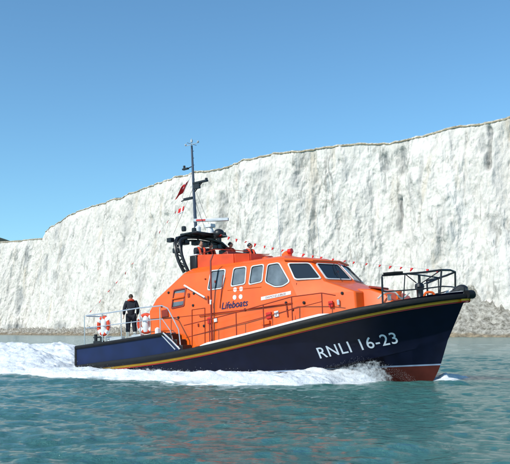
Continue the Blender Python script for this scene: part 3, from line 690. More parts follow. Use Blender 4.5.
    # aft deck fittings: fairlead, bollard, cleats
    m = MB(); m.box((-7.2, sg*1.95, 1.38), (.5, .16, .14)); m.tube([(-7.38, sg*1.95, 1.4), (-7.38, sg*1.95, 1.72)], .07, 10); m.tube([(-7.02, sg*1.95, 1.4), (-7.02, sg*1.95, 1.72)], .07, 10); m.tube([(-7.5, sg*1.95, 1.6), (-6.9, sg*1.95, 1.6)], .035, 8); m.build('mooring_bitts', BLACKM, boat)
    m = MB(); m.box((-5.9, sg*2.12, 1.46), (.7, .2, .16)); m.box((-4.75, sg*2.1, 1.5), (.5, .22, .15)); m.pieces('deck_locker', GREY, boat, bevel=.02)
    m = MB(); m.lathe([(.05, 0), (.05, .1), (.12, .14), (.12, .2), (.06, .22)], (-6.4, sg*2.1, 1.36), 10); m.lathe([(.1, 0), (.1, .25), (.03, .3)], (-3.6, sg*2.15, 1.48), 10); m.pieces('deck_vent', WHITE, boat)
# low block on aft deck (engine box hatch), winch drum
m = MB(); m.box((-6.2, .4, 1.5), (1.5, 1.8, .22)); m.build('aft_hatch', GREY, boat, bevel=.03)
m = MB(); m.lathe([(.16, -.25), (.16, -.2), (.08, -.18), (.08, .18), (.16, .2), (.16, .25)], (-4.9, .9, 1.75), 14, 'y'); m.box((-4.9, .9, 1.58), (.4, .6, .2)); m.build('towing_winch', GREY, boat)
# foredeck
m = MB(); m.lathe([(.17, 0), (.15, .1), (.11, .18), (.11, .42), (.16, .5), (.14, .6), (.05, .64)], (6.42, 0, 2.0), 14); m.tube([(6.42, -.26, 2.45), (6.42, .26, 2.45)], .045, 8); m.box((6.42, 0, 2.03), (.55, .4, .08)); m.build('capstan', BLACKM, boat)
m = MB(); m.tube(bz([(7.45, -.2, 2.05), (7.7, -.12, 2.22), (7.9, -.05, 2.32), (8.02, 0, 2.25)]), [.1]*7+[.12]*12, 10); m.box((7.9, 0, 2.22), (.25, .34, .24)); m.build('bow_fairlead', BLACKM, boat, bevel=.01)
m = MB(); m.tube(bz([(7.25, -.35, 2.08), (7.45, -.2, 2.2), (7.62, -.12, 2.3)]), .05, 8); m.build('anchor_shank', GREY, boat)
m = MB(); m.lathe([(.09, 0), (.09, .2), (.12, .22), (.12, .27)], (6.0, -.7, 2.1), 10); m.pieces('orange_vent', ORANGE, boat, bevel=.02)
m = MB(); m.tube(bz([(5.5, -1.2, 2.15), (5.7, -1.0, 2.35), (5.95, -.85, 2.33), (6.1, -.7, 2.12), (6.25, -.45, 2.3)]), .03, 8); m.lathe([(.06, 0), (.06, .16), (.1, .2)], (5.95, -1.25, 2.05), 8); m.build('mooring_line', mat('pale_rope', (.5, .5, .46), .9), boat)
m = MB(); m.tube(bz([(6.75, -.4, 2.12), (6.85, -.45, 2.25), (7.0, -.3, 2.25), (7.05, -.2, 2.12)]), .04, 8); m.build('orange_hose', ORANGE, boat)
m = MB()
for sg in (-1, 1):
    P = [(5.93, sg*1.58), (6.55, sg*1.22), (7.0, sg*.88), (7.48, sg*.52)]
    T = [(x, y, z) for (x, y), z in zip(P, (2.84, 2.85, 2.87, 2.92))]
    m.tube([(5.9, sg*1.62, 1.95)]+[(5.93, sg*1.6, 2.78)]+T, .034, 8)
    m.tube([(x+.02, y, z-.52) for x, y, z in T], .022, 8)
    m.tube([(7.36, sg*.6, 2.0), (7.42, sg*.56, 2.4), (7.48, sg*.52, 2.92)], .032, 8)
    m.tube([(6.45, sg*1.28, 1.98), (6.5, sg*1.25, 2.4), (6.55, sg*1.22, 2.85)], .02, 8)
    m.tube([T[1], (6.46, sg*.3, 2.62)], .018, 6); m.tube([T[3], (6.6, sg*.2, 2.6)], .018, 6)
m.tube([(7.48, -.52, 2.92), (7.55, 0, 2.94), (7.48, .52, 2.92)], .034, 8); m.tube([(7.46, -.52, 2.4), (7.55, 0, 2.4), (7.46, .52, 2.4)], .022, 8)
m.tube([(6.42, 0, 2.5), (6.44, 0, 2.9)], .05, 8); m.tube([(6.55, -1.22, 2.86), (6.44, 0, 2.9), (6.55, 1.22, 2.86)], .025, 8)
m.build('bow_pulpit', BLACKM, boat)
m = MB()
m.tube([(5.97, -1.58, 2.885), (6.3, -1.4, 2.9), (6.5, -1.26, 2.895)], .045, 8); m.build('rail_padding', BLACK, boat)

# upper steering position
m = MB()
def slab(L, z0, z1, mm):  # outline extruded
    mm.loft([[Vector((x, y, z0)) for x, y in L], [Vector((x, y, z1)) for x, y in L]])
wall = [(-2.45, -1.2), (-.5, -1.12), (-.1, -.7), (-.1, .7), (-.5, 1.12), (-2.45, 1.2)]
for i in range(len(wall)-1):
    a, b_ = Vector((*wall[i], 0)), Vector((*wall[i+1], 0)); ht = [.0, 0, 0, 0, 0]
    n_ = Vector((b_.y-a.y, -(b_.x-a.x), 0)).normalized()*.05
    za = 4.52 if wall[i][0] < -1 else 4.34; zb = 4.52 if wall[i+1][0] < -1 else 4.34
    lo = 3.9
    V = [a-n_, b_-n_, b_+n_, a+n_]
    m.add([Vector((V[0].x, V[0].y, lo)), Vector((V[1].x, V[1].y, lo)), Vector((V[2].x, V[2].y, lo)), Vector((V[3].x, V[3].y, lo)), Vector((V[0].x, V[0].y, za)), Vector((V[1].x, V[1].y, zb)), Vector((V[2].x, V[2].y, zb)), Vector((V[3].x, V[3].y, za))],
          [(0, 3, 2, 1), (4, 5, 6, 7), (0, 1, 5, 4), (1, 2, 6, 5), (2, 3, 7, 6), (3, 0, 4, 7)])
COAM = mat('coaming_orange', (.72, .07, .01), .5, var=.2, vscale=3); 
m.build('steering_coaming', COAM, boat, bevel=.015)
m = MB(); m.box((-1.25, -.15, 4.3), (.3, 1.1, .5), (0, -.3, 0)); m.build('helm_console', DARKRED, boat, bevel=.03)
m = MB(); m.box((-2.42, -1.0, 4.20), (.36, .62, .56)); m.build('liferaft_canister', BLACKM, boat, bevel=.04)
m = MB(); m.box((-2.42, -1.0, 4.50), (.40, .64, .05)); m.build('canister_lid', WHITE, boat, bevel=.015)
for x, y in ((-2.64, -.62), (-2.8, .12), (-2.32, .80)):
    m = MB(); m.box((x, y, 4.13), (.34, .4, .1)); m.box((x-.2, y, 4.3), (.08, .4, .45), (0, -.1, 0)); m.box((x, y, 4.04), (.12, .12, .2)); m.build('crew_seat', BLACKM, boat, bevel=.03)
m = MB()
for sg in (-1, 1): m.tube([(-2.4, sg*1.15, 4.5), (-1.4, sg*1.16, 4.62), (-.6, sg*1.1, 4.5), (-.15, sg*.6, 4.42)], .018, 6)
m.build('coaming_rail', DARKRED, boat)
# roof fittings
m = MB(); m.lathe([(.2, 0), (.2, .1), (.12, .18), (.05, .22)], (1.13, 0, 4.12), 14); m.build('roof_dome', ORANGE, boat)
m = MB(); m.lathe([(.16, 0), (.16, .08), (.06, .13)], (.15, 0, 4.12), 14); m.lathe([(.14, 0), (.14, .1), (.05, .14)], (-.1, .45, 4.1), 12); m.pieces('roof_vent', ORANGE, boat)
m = MB(); m.tube([(1.35, -.1, 4.15), (1.35, -.1, 4.27)], .03, 8); m.lathe([(.09, -.08), (.1, .08), (.04, .09)], (1.35, -.1, 4.30), 12, 'x'); m.build('searchlight', REDP, boat)
m = MB(); m.tube([(.83, 0, 4.1), (.83, 0, 4.4)], .025, 8); m.tube([(.83, 0, 4.4), (.80, 0, 6.6)], [.014, .006], 6); m.build('whip_aerial', GREY, boat)
m = MB(); m.tube([(2.0, .9, 4.0), (1.98, .9, 5.6)], [.012, .005], 6); m.build('whip_aerial', GREY, boat)
# arch: twin tubes across the boat, webbed
def archp(dx):
    P = [(-2.78, -1.42, 3.86), (-2.98, -1.55, 4.30), (-3.18, -1.58, 4.82), (-3.38, -1.36, 5.20), (-3.4, -.95, 5.36), (-3.42, 0, 5.42), (-3.4, .95, 5.36), (-3.38, 1.36, 5.20), (-3.18, 1.58, 4.82), (-2.98, 1.55, 4.30), (-2.78, 1.42, 3.86)]
    return [Vector((x+dx+.12*(z-4), y, z)) for x, y, z in P]
a1 = bz(archp(0), 5); a2 = bz([p+Vector((.26, 0, 0 if abs(p.y) > 1.5 and p.z < 5 else -.06)) for p in archp(0)], 5)
m = MB(); m.tube(a1, .065, 8); m.tube(a2, .06, 8); m.tube([a.lerp(b_, .3)*1.0+Vector((.0, 0, .06)) for a, b_ in zip(a1[8:-8], a2[8:-8])], .035, 6)
for i in range(2, len(a1)-2, 3): m.tube([a1[i], a2[min(i+1, len(a2)-1)]], .03, 6); m.tube([a1[i], a2[max(i-2, 0)]], .022, 6)
inn = [Vector((p.x+.2, p.y*.90, p.z-.17)) for p in a1[4:-4]]; m.tube(inn, .04, 8)
for i in range(0, len(inn), 4): m.tube([inn[i], a1[i+4]], .025, 6)
m.build('mast_arch', BLACKM, boat)
m = MB()
for y, z in ((-1.0, 5.12), (-.35, 5.16), (.3, 5.14), (.95, 5.1), (1.35, 4.9), (-1.45, 4.75)): m.box((-3.1, y, z), (.3, .26, .2))
m.pieces('loudhailer', BLACKM, boat, bevel=.03)
m = MB(); m.box((-2.95, 0, 5.47), (.9, 1.9, .08)); m.build('radar_platform', BLACKM, boat, bevel=.02)
m = MB()
for y in (-1.25, -.65, .35, 1.2): m.lathe([(.09, -.08), (.1, 0), (.09, .1), (.03, .12)], (-2.9, y, 5.60), 10)
m.box((-3.4, -1.5, 5.2), (.22, .2, .16)); m.box((-3.3, 1.1, 5.3), (.2, .25, .2)); m.box((-3.5, -.9, 5.30), (.15, .25, .2)); m.pieces('deck_floodlight', BLACKM, boat)
m = MB(); m.tube([(-3.38, 0, 5.45), (-3.43, 0, 7.3), (-3.46, 0, 9.35)], [.075, .06, .042], 10)
for z in np.arange(5.8, 9.2, .3): m.tube([(-3.50, 0, z), (-3.36, 0, z)], .014, 5)
m.build('mast', mat('mast_paint', (.05, .07, .11), .45), boat)
m = MB(); m.tube([(-3.46, 0, 8.46), (-3.95, .0, 8.40)], .02, 6); m.box((-3.85, 0, 8.42), (.3, .12, .06)); m.lathe([(.05, 0), (.05, .12)], (-3.92, 0, 8.45), 8); m.build('masthead_light', BLACKM, boat)
m = MB(); m.box((-3.05, 0, 7.72), (.75, .14, .07)); m.tube([(-3.4, 0, 7.35), (-2.95, 0, 7.70)], .03, 6); m.box((-3.25, 0, 7.58), (.32, .1, .22)); m.lathe([(.06, 0), (.06, .08)], (-2.72, 0, 7.75), 8); m.build('mast_bracket', BLACKM, boat)
m = MB(); m.tube([(-3.42, 0, 7.17), (-4.15, 0, 7.08)], .022, 6); m.box((-3.72, 0, 7.13), (.5, .15, .08)); m.build('flag_yard', BLACKM, boat)
m = MB(); m.tube([(-3.46, -.3, 9.42), (-3.46, .3, 9.42)], .012, 6); m.tube([(-3.8, 0, 9.40), (-3.1, 0, 9.40)], .012, 6); m.tube([(-3.46, 0, 9.3), (-3.46, 0, 9.66)], .016, 6); m.sphere((-3.8, 0, 9.45), .05, 6); m.sphere((-3.1, 0, 9.45), .05, 6); m.lathe([(.05, 0), (.05, .1)], (-3.46, 0, 9.5), 8); m.build('anemometer', GREY, boat)
m = MB(); m.lathe([(.17, 0), (.15, .12), (.12, .2), (.12, .30)], (-2.62, 0, 5.5), 12); m.box((-2.62, 0, 5.82), (.34, .3, .14)); m.lathe([(.12, 0), (.12, .28), (.04, .36)], (-3.0, -.3, 5.5), 10); ped = m.build('radar_pedestal', WHITE, boat, bevel=.01)
Rr = Matrix.Rotation(math.radians(22), 3, 'Z'); m = MB(); m.box(Vector((-2.55, 0, 6.06)), (1.5, .11, .13), (0, .06, math.radians(22))); m.build('radar_scanner', GREY, boat, bevel=.02)
m = MB(); m.box(Vector((-2.55, 0, 6.06))+Rr@Vector((-.42, 0, .02)), (.40, .118, .07), (0, .06, math.radians(22))); m.build('scanner_band', REDP, boat)
m = MB(); m.sphere((-2.25, .1, 5.46), .23, 14, (1, 1, .85)); m.lathe([(.1, 0), (.1, .2)], (-2.25, .1, 5.16), 10); m.tube([(-2.25, .1, 5.28), (-2.9, .1, 5.4)], .05, 8); m.build('satellite_dome', BLACKM, boat)
# exhaust / radar stays
m = MB(); m.tube([(-3.42, 0, 7.1), (-2.6, -.3, 5.62)], .008, 5); m.tube([(-3.42, 0, 7.6), (-3.45, -1.3, 5.42)], .006, 5); m.tube([(-3.42, 0, 7.6), (-3.45, 1.3, 5.42)], .006, 5); m.pieces('stay_wire', BLACKM, boat)

# ------------------------------------------------------------------ lifebuoys hung on the rails
def lifebuoy(loc, rz, label, horseshoe=False):
    root = empty('lifebuoy', MBOAT@Matrix.Translation(loc)@Matrix.Rotation(rz, 4, 'Z')); tag(root, label, 'lifebuoy', 'lifebuoys hung on the aft deck rails')
    ring = [Vector((.30*math.cos(a), 0, .40+.33*math.sin(a))) for a in np.linspace(0, 2*math.pi, 33)[:-1]]
    MB().tube(ring, .085, 12, True).build('ring', LIFEJ, root)
    for a in (45, 135, 225, 315):
        q = [Vector((.30*math.cos(math.radians(a+d)), 0, .40+.33*math.sin(math.radians(a+d)))) for d in (-14, -5, 5, 14)]
        MB().tube(q, .089, 12).build('reflective_band', WHITE, root)
    m = MB(); m.lathe([(.12, -.30), (.14, -.26), (.14, .24), (.10, .34), (.05, .44)], (0, .02, .36), 12); m.build('light_canister', WHITE, root)
    m = MB(); m.tube([Vector((p.x*1.33, -.01, .40+(p.z-.40)*1.33)) for p in ring], .012, 6, True); m.build('grab_line', WHITE, root)
lifebuoy((-6.5, -2.28, 1.62), 0, 'orange and white lifebuoy hanging on the stern rail, left of the standing person')
lifebuoy((-4.62, -1.75, 1.60), .35, 'orange and white lifebuoy right beside the standing person, against the orange house')

# ------------------------------------------------------------------ people
def skinned(verts, edges, rad, sub=2):
    me = bpy.data.meshes.new('sk'); me.from_pydata([tuple(v) for v in verts], edges, []); o = bpy.data.objects.new('sk', me); C.objects.link(o)
    md = o.modifiers.new('s', 'SKIN'); md.use_smooth_shade = True
    for i, r in enumerate(rad):
        d = me.skin_vertices[0].data[i]; d.radius = (r, r) if not isinstance(r, tuple) else r; d.use_root = (i == 0)
    sb = o.modifiers.new('b', 'SUBSURF'); sb.levels = sub; sb.render_levels = sub
    bpy.context.view_layer.update(); dg = bpy.context.evaluated_depsgraph_get(); r = bpy.data.meshes.new_from_object(o.evaluated_get(dg)); bpy.data.objects.remove(o)
    V = [v.co.copy() for v in r.vertices]; F = [tuple(p.vertices) for p in r.polygons]; bpy.data.meshes.remove(r); return V, F
def person(M, label, pose, group=None, hat=False, jacket=CLOTH, hairm=HAIR, trousers=CLOTH):
    """pose: dict of joints in metres, facing +x; z up from the soles (or the seat for sitters)"""
    J = {k: Vector(v) for k, v in pose.items() if k != 'look'}
    root = empty('person', M); tag(root, label, 'person', group)
    # continuous body
    names = ['pelvis', 'waist', 'chest', 'neck', 'nape']; V = [J['pelvis'], J['waist'], J['chest'], J['neck'], J['head']+Vector((0, 0, -.06))]; Rr = [.12, .115, .13, .058, .055]; E = [(0, 1), (1, 2), (2, 3), (3, 4)]
    def chain(start, pts, rr):
        i = start
        for p, r in zip(pts, rr): V.append(p); Rr.append(r); E.append((i, len(V)-1)); i = len(V)-1
        return i
    mb = MB()
    for s in ('l', 'r'):
        chain(2, [J['shoulder_'+s], J['elbow_'+s], J['wrist_'+s]], [.06, .043, .028])
        chain(0, [J['hip_'+s], J['knee_'+s], J['ankle_'+s], J['toe_'+s]], [.09, .058, .04, .035])
    v, f = skinned(V, E, Rr); mb.add(v, f)
    for s in ('l', 'r'):
        w = J['wrist_'+s]; fd = (w-J['elbow_'+s]).normalized(); fwd = Vector((1, 0, 0)) if abs(fd.x) < .8 else Vector((0, 0, -1)); sd_ = fd.cross(fwd).normalized(); fw = sd_.cross(fd).normalized()
        palm = w+fd*.055; rg = []
        for k, (a, b_) in enumerate([(.026, .022), (.040, .016), (.043, .015), (.036, .013)]):
            c = w+fd*(.0+.032*k); rg.append([c+fw*a*math.cos(t)+sd_*b_*math.sin(t) for t in [2*math.pi*i/10 for i in range(10)]])
        mb.loft(rg)
        for k in range(4):
            o_ = w+fd*.092+fw*(.030-.02*k); L = (.072, .080, .074, .058)[k]; cu = .35+.08*k
            mb.tube([o_, o_+fd*L*.5+sd_*(-.006), o_+fd*L*.8-sd_*.022*cu*2, o_+fd*L*.95-sd_*.045*cu*2], [.0095, .009, .0085, .006], 7)
        o_ = w+fd*.03+fw*.030; mb.tube([o_, o_+fd*.025+fw*.022, o_+fd*.05+fw*.03-sd_*.008, o_+fd*.07+fw*.028-sd_*.016], [.012, .011, .010, .007], 7)
    # head with face
    H = J['head']; fdir = pose.get('look', 0.); Rh = Matrix.Rotation(fdir, 3, 'Z'); n = 18; hv = []; hf = []
    for i in range(n+1):
        ph = math.pi*i/n; z = -math.cos(ph)
        for k in range(n):
            a = 2*math.pi*k/n; rx = math.sin(ph); x = rx*math.cos(a)*.098; y = rx*math.sin(a)*.076; zz = z*.118
            if z < 0: x *= 1-.28*(-z)*(1 if math.cos(a) < 0 else .35); y *= 1-.22*(-z)
            if math.cos(a) > .95 and -.35 < z < .1: x += .020*(1-abs(z+.15)*3.2)
            if math.cos(a) > .6 and abs(z+.55) < .1: x += .004
            if .8 > math.cos(a) > .5 and abs(z-.05) < .12: x -= .008
            hv.append(H+Rh@Vector((x, y, zz)))
    for i in range(n):
        for k in range(n): hf.append((i*n+k, i*n+(k+1) % n, (i+1)*n+(k+1) % n, (i+1)*n+k))
    mb.add(hv, hf)
    for sy in (-1, 1): mb.sphere(H+Rh@Vector((-.005, sy*.078, -.01)), .026, 8, (.6, .35, 1.1))
    mb.build('body', SKIN, root, sharp=70)
    m = MB()
    for sy in (-1, 1): m.sphere(H+Rh@Vector((.086, sy*.030, .008)), .010, 6)
    m.pieces('eye', HAIR, root)
    m = MB(); rg = []; nn = 16
    for i in range(7):
        ph = math.radians(88-14*i); rr = math.cos(math.radians(2+14*i-4)); 
        z_ = -.01+.135*math.sin(math.radians(14.*i)); c_ = math.cos(math.radians(14.*i))
        rg.append([H+Rh@Vector((-.012+c_*(.112 if math.cos(t) < .3 else .100)*math.cos(t), c_*.090*math.sin(t), z_+(.035 if math.cos(t) > .3 and i < 2 else 0))) for t in [2*math.pi*k/nn for k in range(nn)]])
    m.loft(rg); m.build('helmet' if hat else 'hair', hairm, root, sharp=70)
    # jacket and trousers as clothing over the body
    V = [J['pelvis']+Vector((0, 0, -.07)), J['waist'], J['chest'], J['neck']+Vector((0, 0, -.02))]; Rr = [(.19, .16), (.185, .155), (.205, .165), .095]; E = [(0, 1), (1, 2), (2, 3)]
    for s in ('l', 'r'): chain(2, [J['shoulder_'+s], J['shoulder_'+s].lerp(J['elbow_'+s], .5), J['elbow_'+s], J['elbow_'+s].lerp(J['wrist_'+s], .93)], [.10, .088, .078, .058])
    v, f = skinned(V, E, Rr); MB().add(v, f).build('jacket', jacket, root, sharp=80)
    V = [J['pelvis']]; Rr = [.14]; E = []
    for s in ('l', 'r'): chain(0, [J['hip_'+s], J['hip_'+s].lerp(J['knee_'+s], .5), J['knee_'+s], J['knee_'+s].lerp(J['ankle_'+s], .75)], [.135, .12, .10, .088])
    v, f = skinned(V, E, Rr); MB().add(v, f).build('trousers', trousers, root, sharp=80)
    for s in ('l', 'r'):
        a = J['ankle_'+s]; k = J['knee_'+s]; t = J['toe_'+s]; m = MB(); m.tube([k.lerp(a, .62), a, a+Vector((0, 0, -.05))], [.078, .062, .055], 10)
        d = (t-a); d.z = 0; d = d.normalized(); m.tube([a-d*.06+Vector((0, 0, -.045)), a+d*.06+Vector((0, 0, -.045)), t+Vector((0, 0, -.0)), t+d*.04+Vector((0, 0, -.005))], [.05, .052, .045, .025], 10)
        m.build('boot', BOOT, root)
    # life jacket: yoke round the neck and two front lobes
    nk = J['neck']; m = MB()
    up = (J['neck']-J['waist']).normalized(); fx = Vector((1, 0, 0))
    m.tube(bz([nk+fx*.16-up*.38+Vector((0, .075, 0)), nk+fx*.175-up*.18+Vector((0, .09, 0)), nk+fx*.09-up*.03+Vector((0, .11, 0)), nk-fx*.09+up*.02+Vector((0, .07, 0)), nk-fx*.11+up*.02-Vector((0, .07, 0)), nk+fx*.09-up*.03-Vector((0, .11, 0)), nk+fx*.175-up*.18-Vector((0, .09, 0)), nk+fx*.16-up*.38-Vector((0, .075, 0))], 4), .044, 10)
    m.build('lifejacket', LIFEJ, root)
    m = MB(); w = J['waist']; m.tube([w+Vector((.175*math.cos(t), .18*math.sin(t), .06)) for t in np.linspace(0, 2*math.pi, 17)[:-1]], .018, 6, True); m.build('harness_strap', BLACKM, root)
    return root
STAND = dict(pelvis=(0, 0, .93), waist=(.0, 0, 1.10), chest=(.01, 0, 1.30), neck=(0, 0, 1.49), head=(.02, 0, 1.64),
             shoulder_l=(0, .19, 1.42), elbow_l=(-.03, .27, 1.15), wrist_l=(.12, .28, .93), shoulder_r=(0, -.19, 1.42), elbow_r=(-.04, -.28, 1.15), wrist_r=(.10, -.25, .92),
             hip_l=(0, .10, .88), knee_l=(.03, .13, .48), ankle_l=(-.02, .15, .10), toe_l=(.13, .17, .045), hip_r=(0, -.10, .88), knee_r=(.02, -.12, .48), ankle_r=(-.04, -.14, .10), toe_r=(.11, -.16, .045), look=.4)
SIT = dict(pelvis=(0, 0, .10), waist=(.0, 0, .27), chest=(.03, 0, .46), neck=(.03, 0, .64), head=(.06, 0, .79),
           shoulder_l=(.02, .19, .57), elbow_l=(.10, .27, .32), wrist_l=(.32, .18, .34), shoulder_r=(.02, -.19, .57), elbow_r=(.10, -.27, .32), wrist_r=(.32, -.18, .34),
           hip_l=(.04, .10, .09), knee_l=(.42, .12, .14), ankle_l=(.40, .12, -.12), toe_l=(.52, .13, -.17), hip_r=(.04, -.10, .09), knee_r=(.42, -.12, .14), ankle_r=(.40, -.12, -.12), toe_r=(.52, -.13, -.17), look=0)
SITLOW = dict(SIT); SITLOW.update(knee_l=(.34, .14, .34), ankle_l=(.55, .14, .08), toe_l=(.68, .15, .05), knee_r=(.34, -.14, .34), ankle_r=(.55, -.14, .08), toe_r=(.68, -.15, .05), look=.5)
def at(x, y, z, rz): return MBOAT@Matrix.Translation((x, y, z))@Matrix.Rotation(rz, 4, 'Z')
person(at(-5.25, -1.95, 1.45, math.radians(140)), 'person in black clothing and orange life jacket standing on the aft deck by the rail', STAND)
gcrew = 'crew seated on the wheelhouse roof'
person(at(-2.62, -.62, 4.22, math.radians(-25)), 'leftmost roof crew member, dark hair, orange life jacket, seated behind the black canister', SIT, gcrew, hat=True, hairm=BLACKM)
person(at(-2.78, .12, 4.24, 0), 'middle roof crew member under the mast arch, between two others', SIT, gcrew, hat=True, hairm=BLACKM)
person(at(-2.30, .80, 4.28, .2), 'roof crew member by the right leg of the mast arch, in orange', SIT, gcrew, hat=True, hairm=BLACKM, jacket=DARKRED)
person(at(-.85, .25, 4.0, math.radians(-10)), 'foremost roof crew member, head and shoulders alone ahead of the mast arch', SITLOW, gcrew, hat=True, hairm=BLACKM)

# ------------------------------------------------------------------ flags and bunting
def cloth(name, a, b, c, d, mt, wav=.06, nx=10, ny=8, parent=None, th=.004, mats=None, pick=None):
    """quad a(top hoist) b(top fly) c(bottom fly) d(bottom hoist), rippled, with thickness"""
    a, b, c, d = map(Vector, (a, b, c, d)); nrm = (b-a).cross(d-a).normalized(); v = []; f = []; mi = []
    for i in range(nx+1):
        for j in range(ny+1):
            u = i/nx; w = j/ny; p = a.lerp(b, u).lerp(d.lerp(c, u), w); v.append(p+nrm*wav*math.sin(u*7+w*2.0)*u**.5)
    for i in range(nx):
        for j in range(ny): q = i*(ny+1)+j; f.append((q, q+ny+1, q+ny+2, q+1)); mi.append(pick((i+.5)/nx, (j+.5)/ny) if pick else 0)
    o = link_mesh(name, v, f, mats or mt, parent, fmats=mi, sharp=80); s = o.modifiers.new('s', 'SOLIDIFY'); s.thickness = th; return o
def bp(x, y, z): return MBOAT@Vector((x, y, z))
def ensign(u, w):
    if u < .45 and w < .5:
        uu, ww = u/.45, w/.5
        if abs(uu-.5) < .13 or abs(ww-.5) < .16: return 0
        return 1 if abs(abs(uu-.5)-abs(ww-.5)) < .12 else 2
    return 0
root = empty('flag', bp(-3.5, 0, 7.1)@Matrix.Identity(4) if False else Matrix.Translation(bp(-3.95, 0, 7.1)))
tag(root, 'red ensign flying aslant just left of the mast, the larger of the two flags', 'flag')
L = lambda x, y, z: (x, y, z)
W0 = bp(-3.95, 0, 7.1)
def wl(x, y, z): return bp(x, y, z)-W0
cloth('flag_cloth', wl(-3.62, -.05, 7.93), wl(-3.98, -.25, 7.55), wl(-4.32, -.22, 7.15), wl(-3.98, -.05, 7.42), None, .05, 20, 14, root, mats=[FLAGR, FLAGW, FLAGB], pick=ensign)
m = MB(); m.tube([wl(-3.5, 0, 8.2), wl(-3.6, -.03, 7.95), wl(-4.0, -.04, 7.35), wl(-4.1, 0, 7.1)], .006, 5); m.build('halyard', GREY, root)
root = empty('flag', Matrix.Translation(bp(-4.1, 0, 6.6))); tag(root, 'small red and white pennant hanging below the red ensign, left of the mast', 'flag'); W0 = bp(-4.1, 0, 6.6)
cloth('flag_cloth', wl(-3.95, -.02, 6.86), wl(-4.22, -.1, 6.75), wl(-4.25, -.12, 6.5), wl(-4.05, -.02, 6.6), None, .02, 10, 8, root, mats=[FLAGR, FLAGW], pick=lambda u, w: 1 if (.3 < u < .62 or w > .75) else 0)
m = MB(); m.tube([wl(-4.1, 0, 7.08), wl(-3.98, -.02, 6.86), wl(-4.06, -.02, 6.55)], .006, 5); m.build('halyard', GREY, root)
def bunting(P0, P1, sag, n, label, cols, size=.085):
    A, B_ = bp(*P0), bp(*P1); root = empty('bunting_line', Matrix.Translation(A)); tag(root, label, 'bunting', 'bunting lines strung from the mast')
    pt = lambda t: (B_-A)*t+Vector((0, 0, -sag*4*t*(1-t)))
    MB().tube([pt(i/24) for i in range(25)], .005, 4).build('cord', GREY, root)
    dr = (B_-A).normalized(); rs = random.Random(n)
    for i in range(n):
        t = (i+.7+.35*rs.random())/(n+.4); p = pt(t); sz = size*(.8+.5*rs.random()); dn = Vector((rs.uniform(-.75, -.1), rs.uniform(-.3, .3), -rs.uniform(.4, 1))).normalized()
        cloth('pennant', p-dr*sz*.5, p+dr*sz*.5, p+dr*sz*.12+dn*sz*1.35, p-dr*sz*.12+dn*sz*1.35, cols[(i*7+rs.randrange(2)) % len(cols)], .02, 4, 4, root)
FLAGY = mat('flag_yellow', (.6, .4, .03), .8)
bunting((-2.5, 0, 5.55), (7.4, 0, 2.95), .25, 22, 'string of little coloured pennants running from the arch forward to the bow rail', [FLAGR, FLAGR, FLAGB, FLAGW, FLAGR, ORANGE, FLAGR])
bunting((-4.05, 0, 7.05), (-7.6, -2.2, 2.55), .12, 11, 'string of small pennants running from the mast down to the stern rail', [FLAGR, FLAGW, FLAGR, FLAGR])

# ------------------------------------------------------------------ foam and spray
def foam_mat():
    m = mat('foam', (.70, .73, .75), .9, spec=.2, var=.12, vscale=1.5); n = m.node_tree; b = n.nodes['Principled BSDF']
    b.inputs['Subsurface Weight'].default_value = .0
    tc = n.nodes.new('ShaderNodeTexCoord'); t = n.nodes.new('ShaderNodeTexNoise'); t.inputs['Scale'].default_value = 6; t.inputs['Detail'].default_value = 9; t.inputs['Roughness'].default_value = .65
    n.links.new(tc.outputs['Object'], t.inputs[0]); bp_ = n.nodes.new('ShaderNodeBump'); bp_.inputs['Strength'].default_value = .8; bp_.inputs['Distance'].default_value = .09
    n.links.new(t.outputs['Fac'], bp_.inputs['Height']); n.links.new(bp_.outputs[0], b.inputs['Normal'])
    return m
FOAM = foam_mat()
def foam_h(s, w):
    aw = np.abs(w); inn = wl_half(s)*np.where(s < -8.1, 0, 1); o = out_w(s); e = np.clip((aw-inn)/np.maximum(o-inn, .2), 0, 1.4)
    Hin = np.interp(s, [-40, -22, -14, -10, -8.3, -8, -4, 0, 2.0, 3.2, 4.2, 5, 5.6, 6.0], [.12, .4, .88, .82, .45, .28, .22, .22, .34, .52, .52, .25, -.1, -.3])
    Hout = np.interp(s, [-40, -22, -14, -9, -6, -2, 2, 4.0, 5, 5.8], [.05, .25, .55, .38, .28, .28, .38, .32, .1, -.2])
    prof = Hin*(1-sst(0, .55, e))+Hout*np.exp(-((e-.68)/.26)**2)
    prof = np.where(s < -8.1, Hin*(1-.75*sst(.35, 1, e))*sst(-.1, .15, 1.05-e), prof)
    n1 = fbm(s*.42, w*.8, 101, 3); n2 = fbm(s*.95, w*2.0, 111, 5, .55); n3 = fbm(s*4, w*8, 121, 3, .6)
    h = prof*(.6+.8*n1)+(n2-.5)*.34*(.35+1.0*prof)+(n3-.5)*.07
    h -= .55*sst(.82, 1.1, e+(n2-.5)*.35)
    h -= .6*sst(4.6, 5.9, s+(n1-.5)*1.2)
    rg = .42*np.exp(-((s-(6.95-.25*aw))/.34)**2)*sst(.0, -.5, w)*np.exp(-aw/4.0)*(.5+n2)-.10
    h = np.where(w < 0, np.maximum(h, rg), h)
    return h
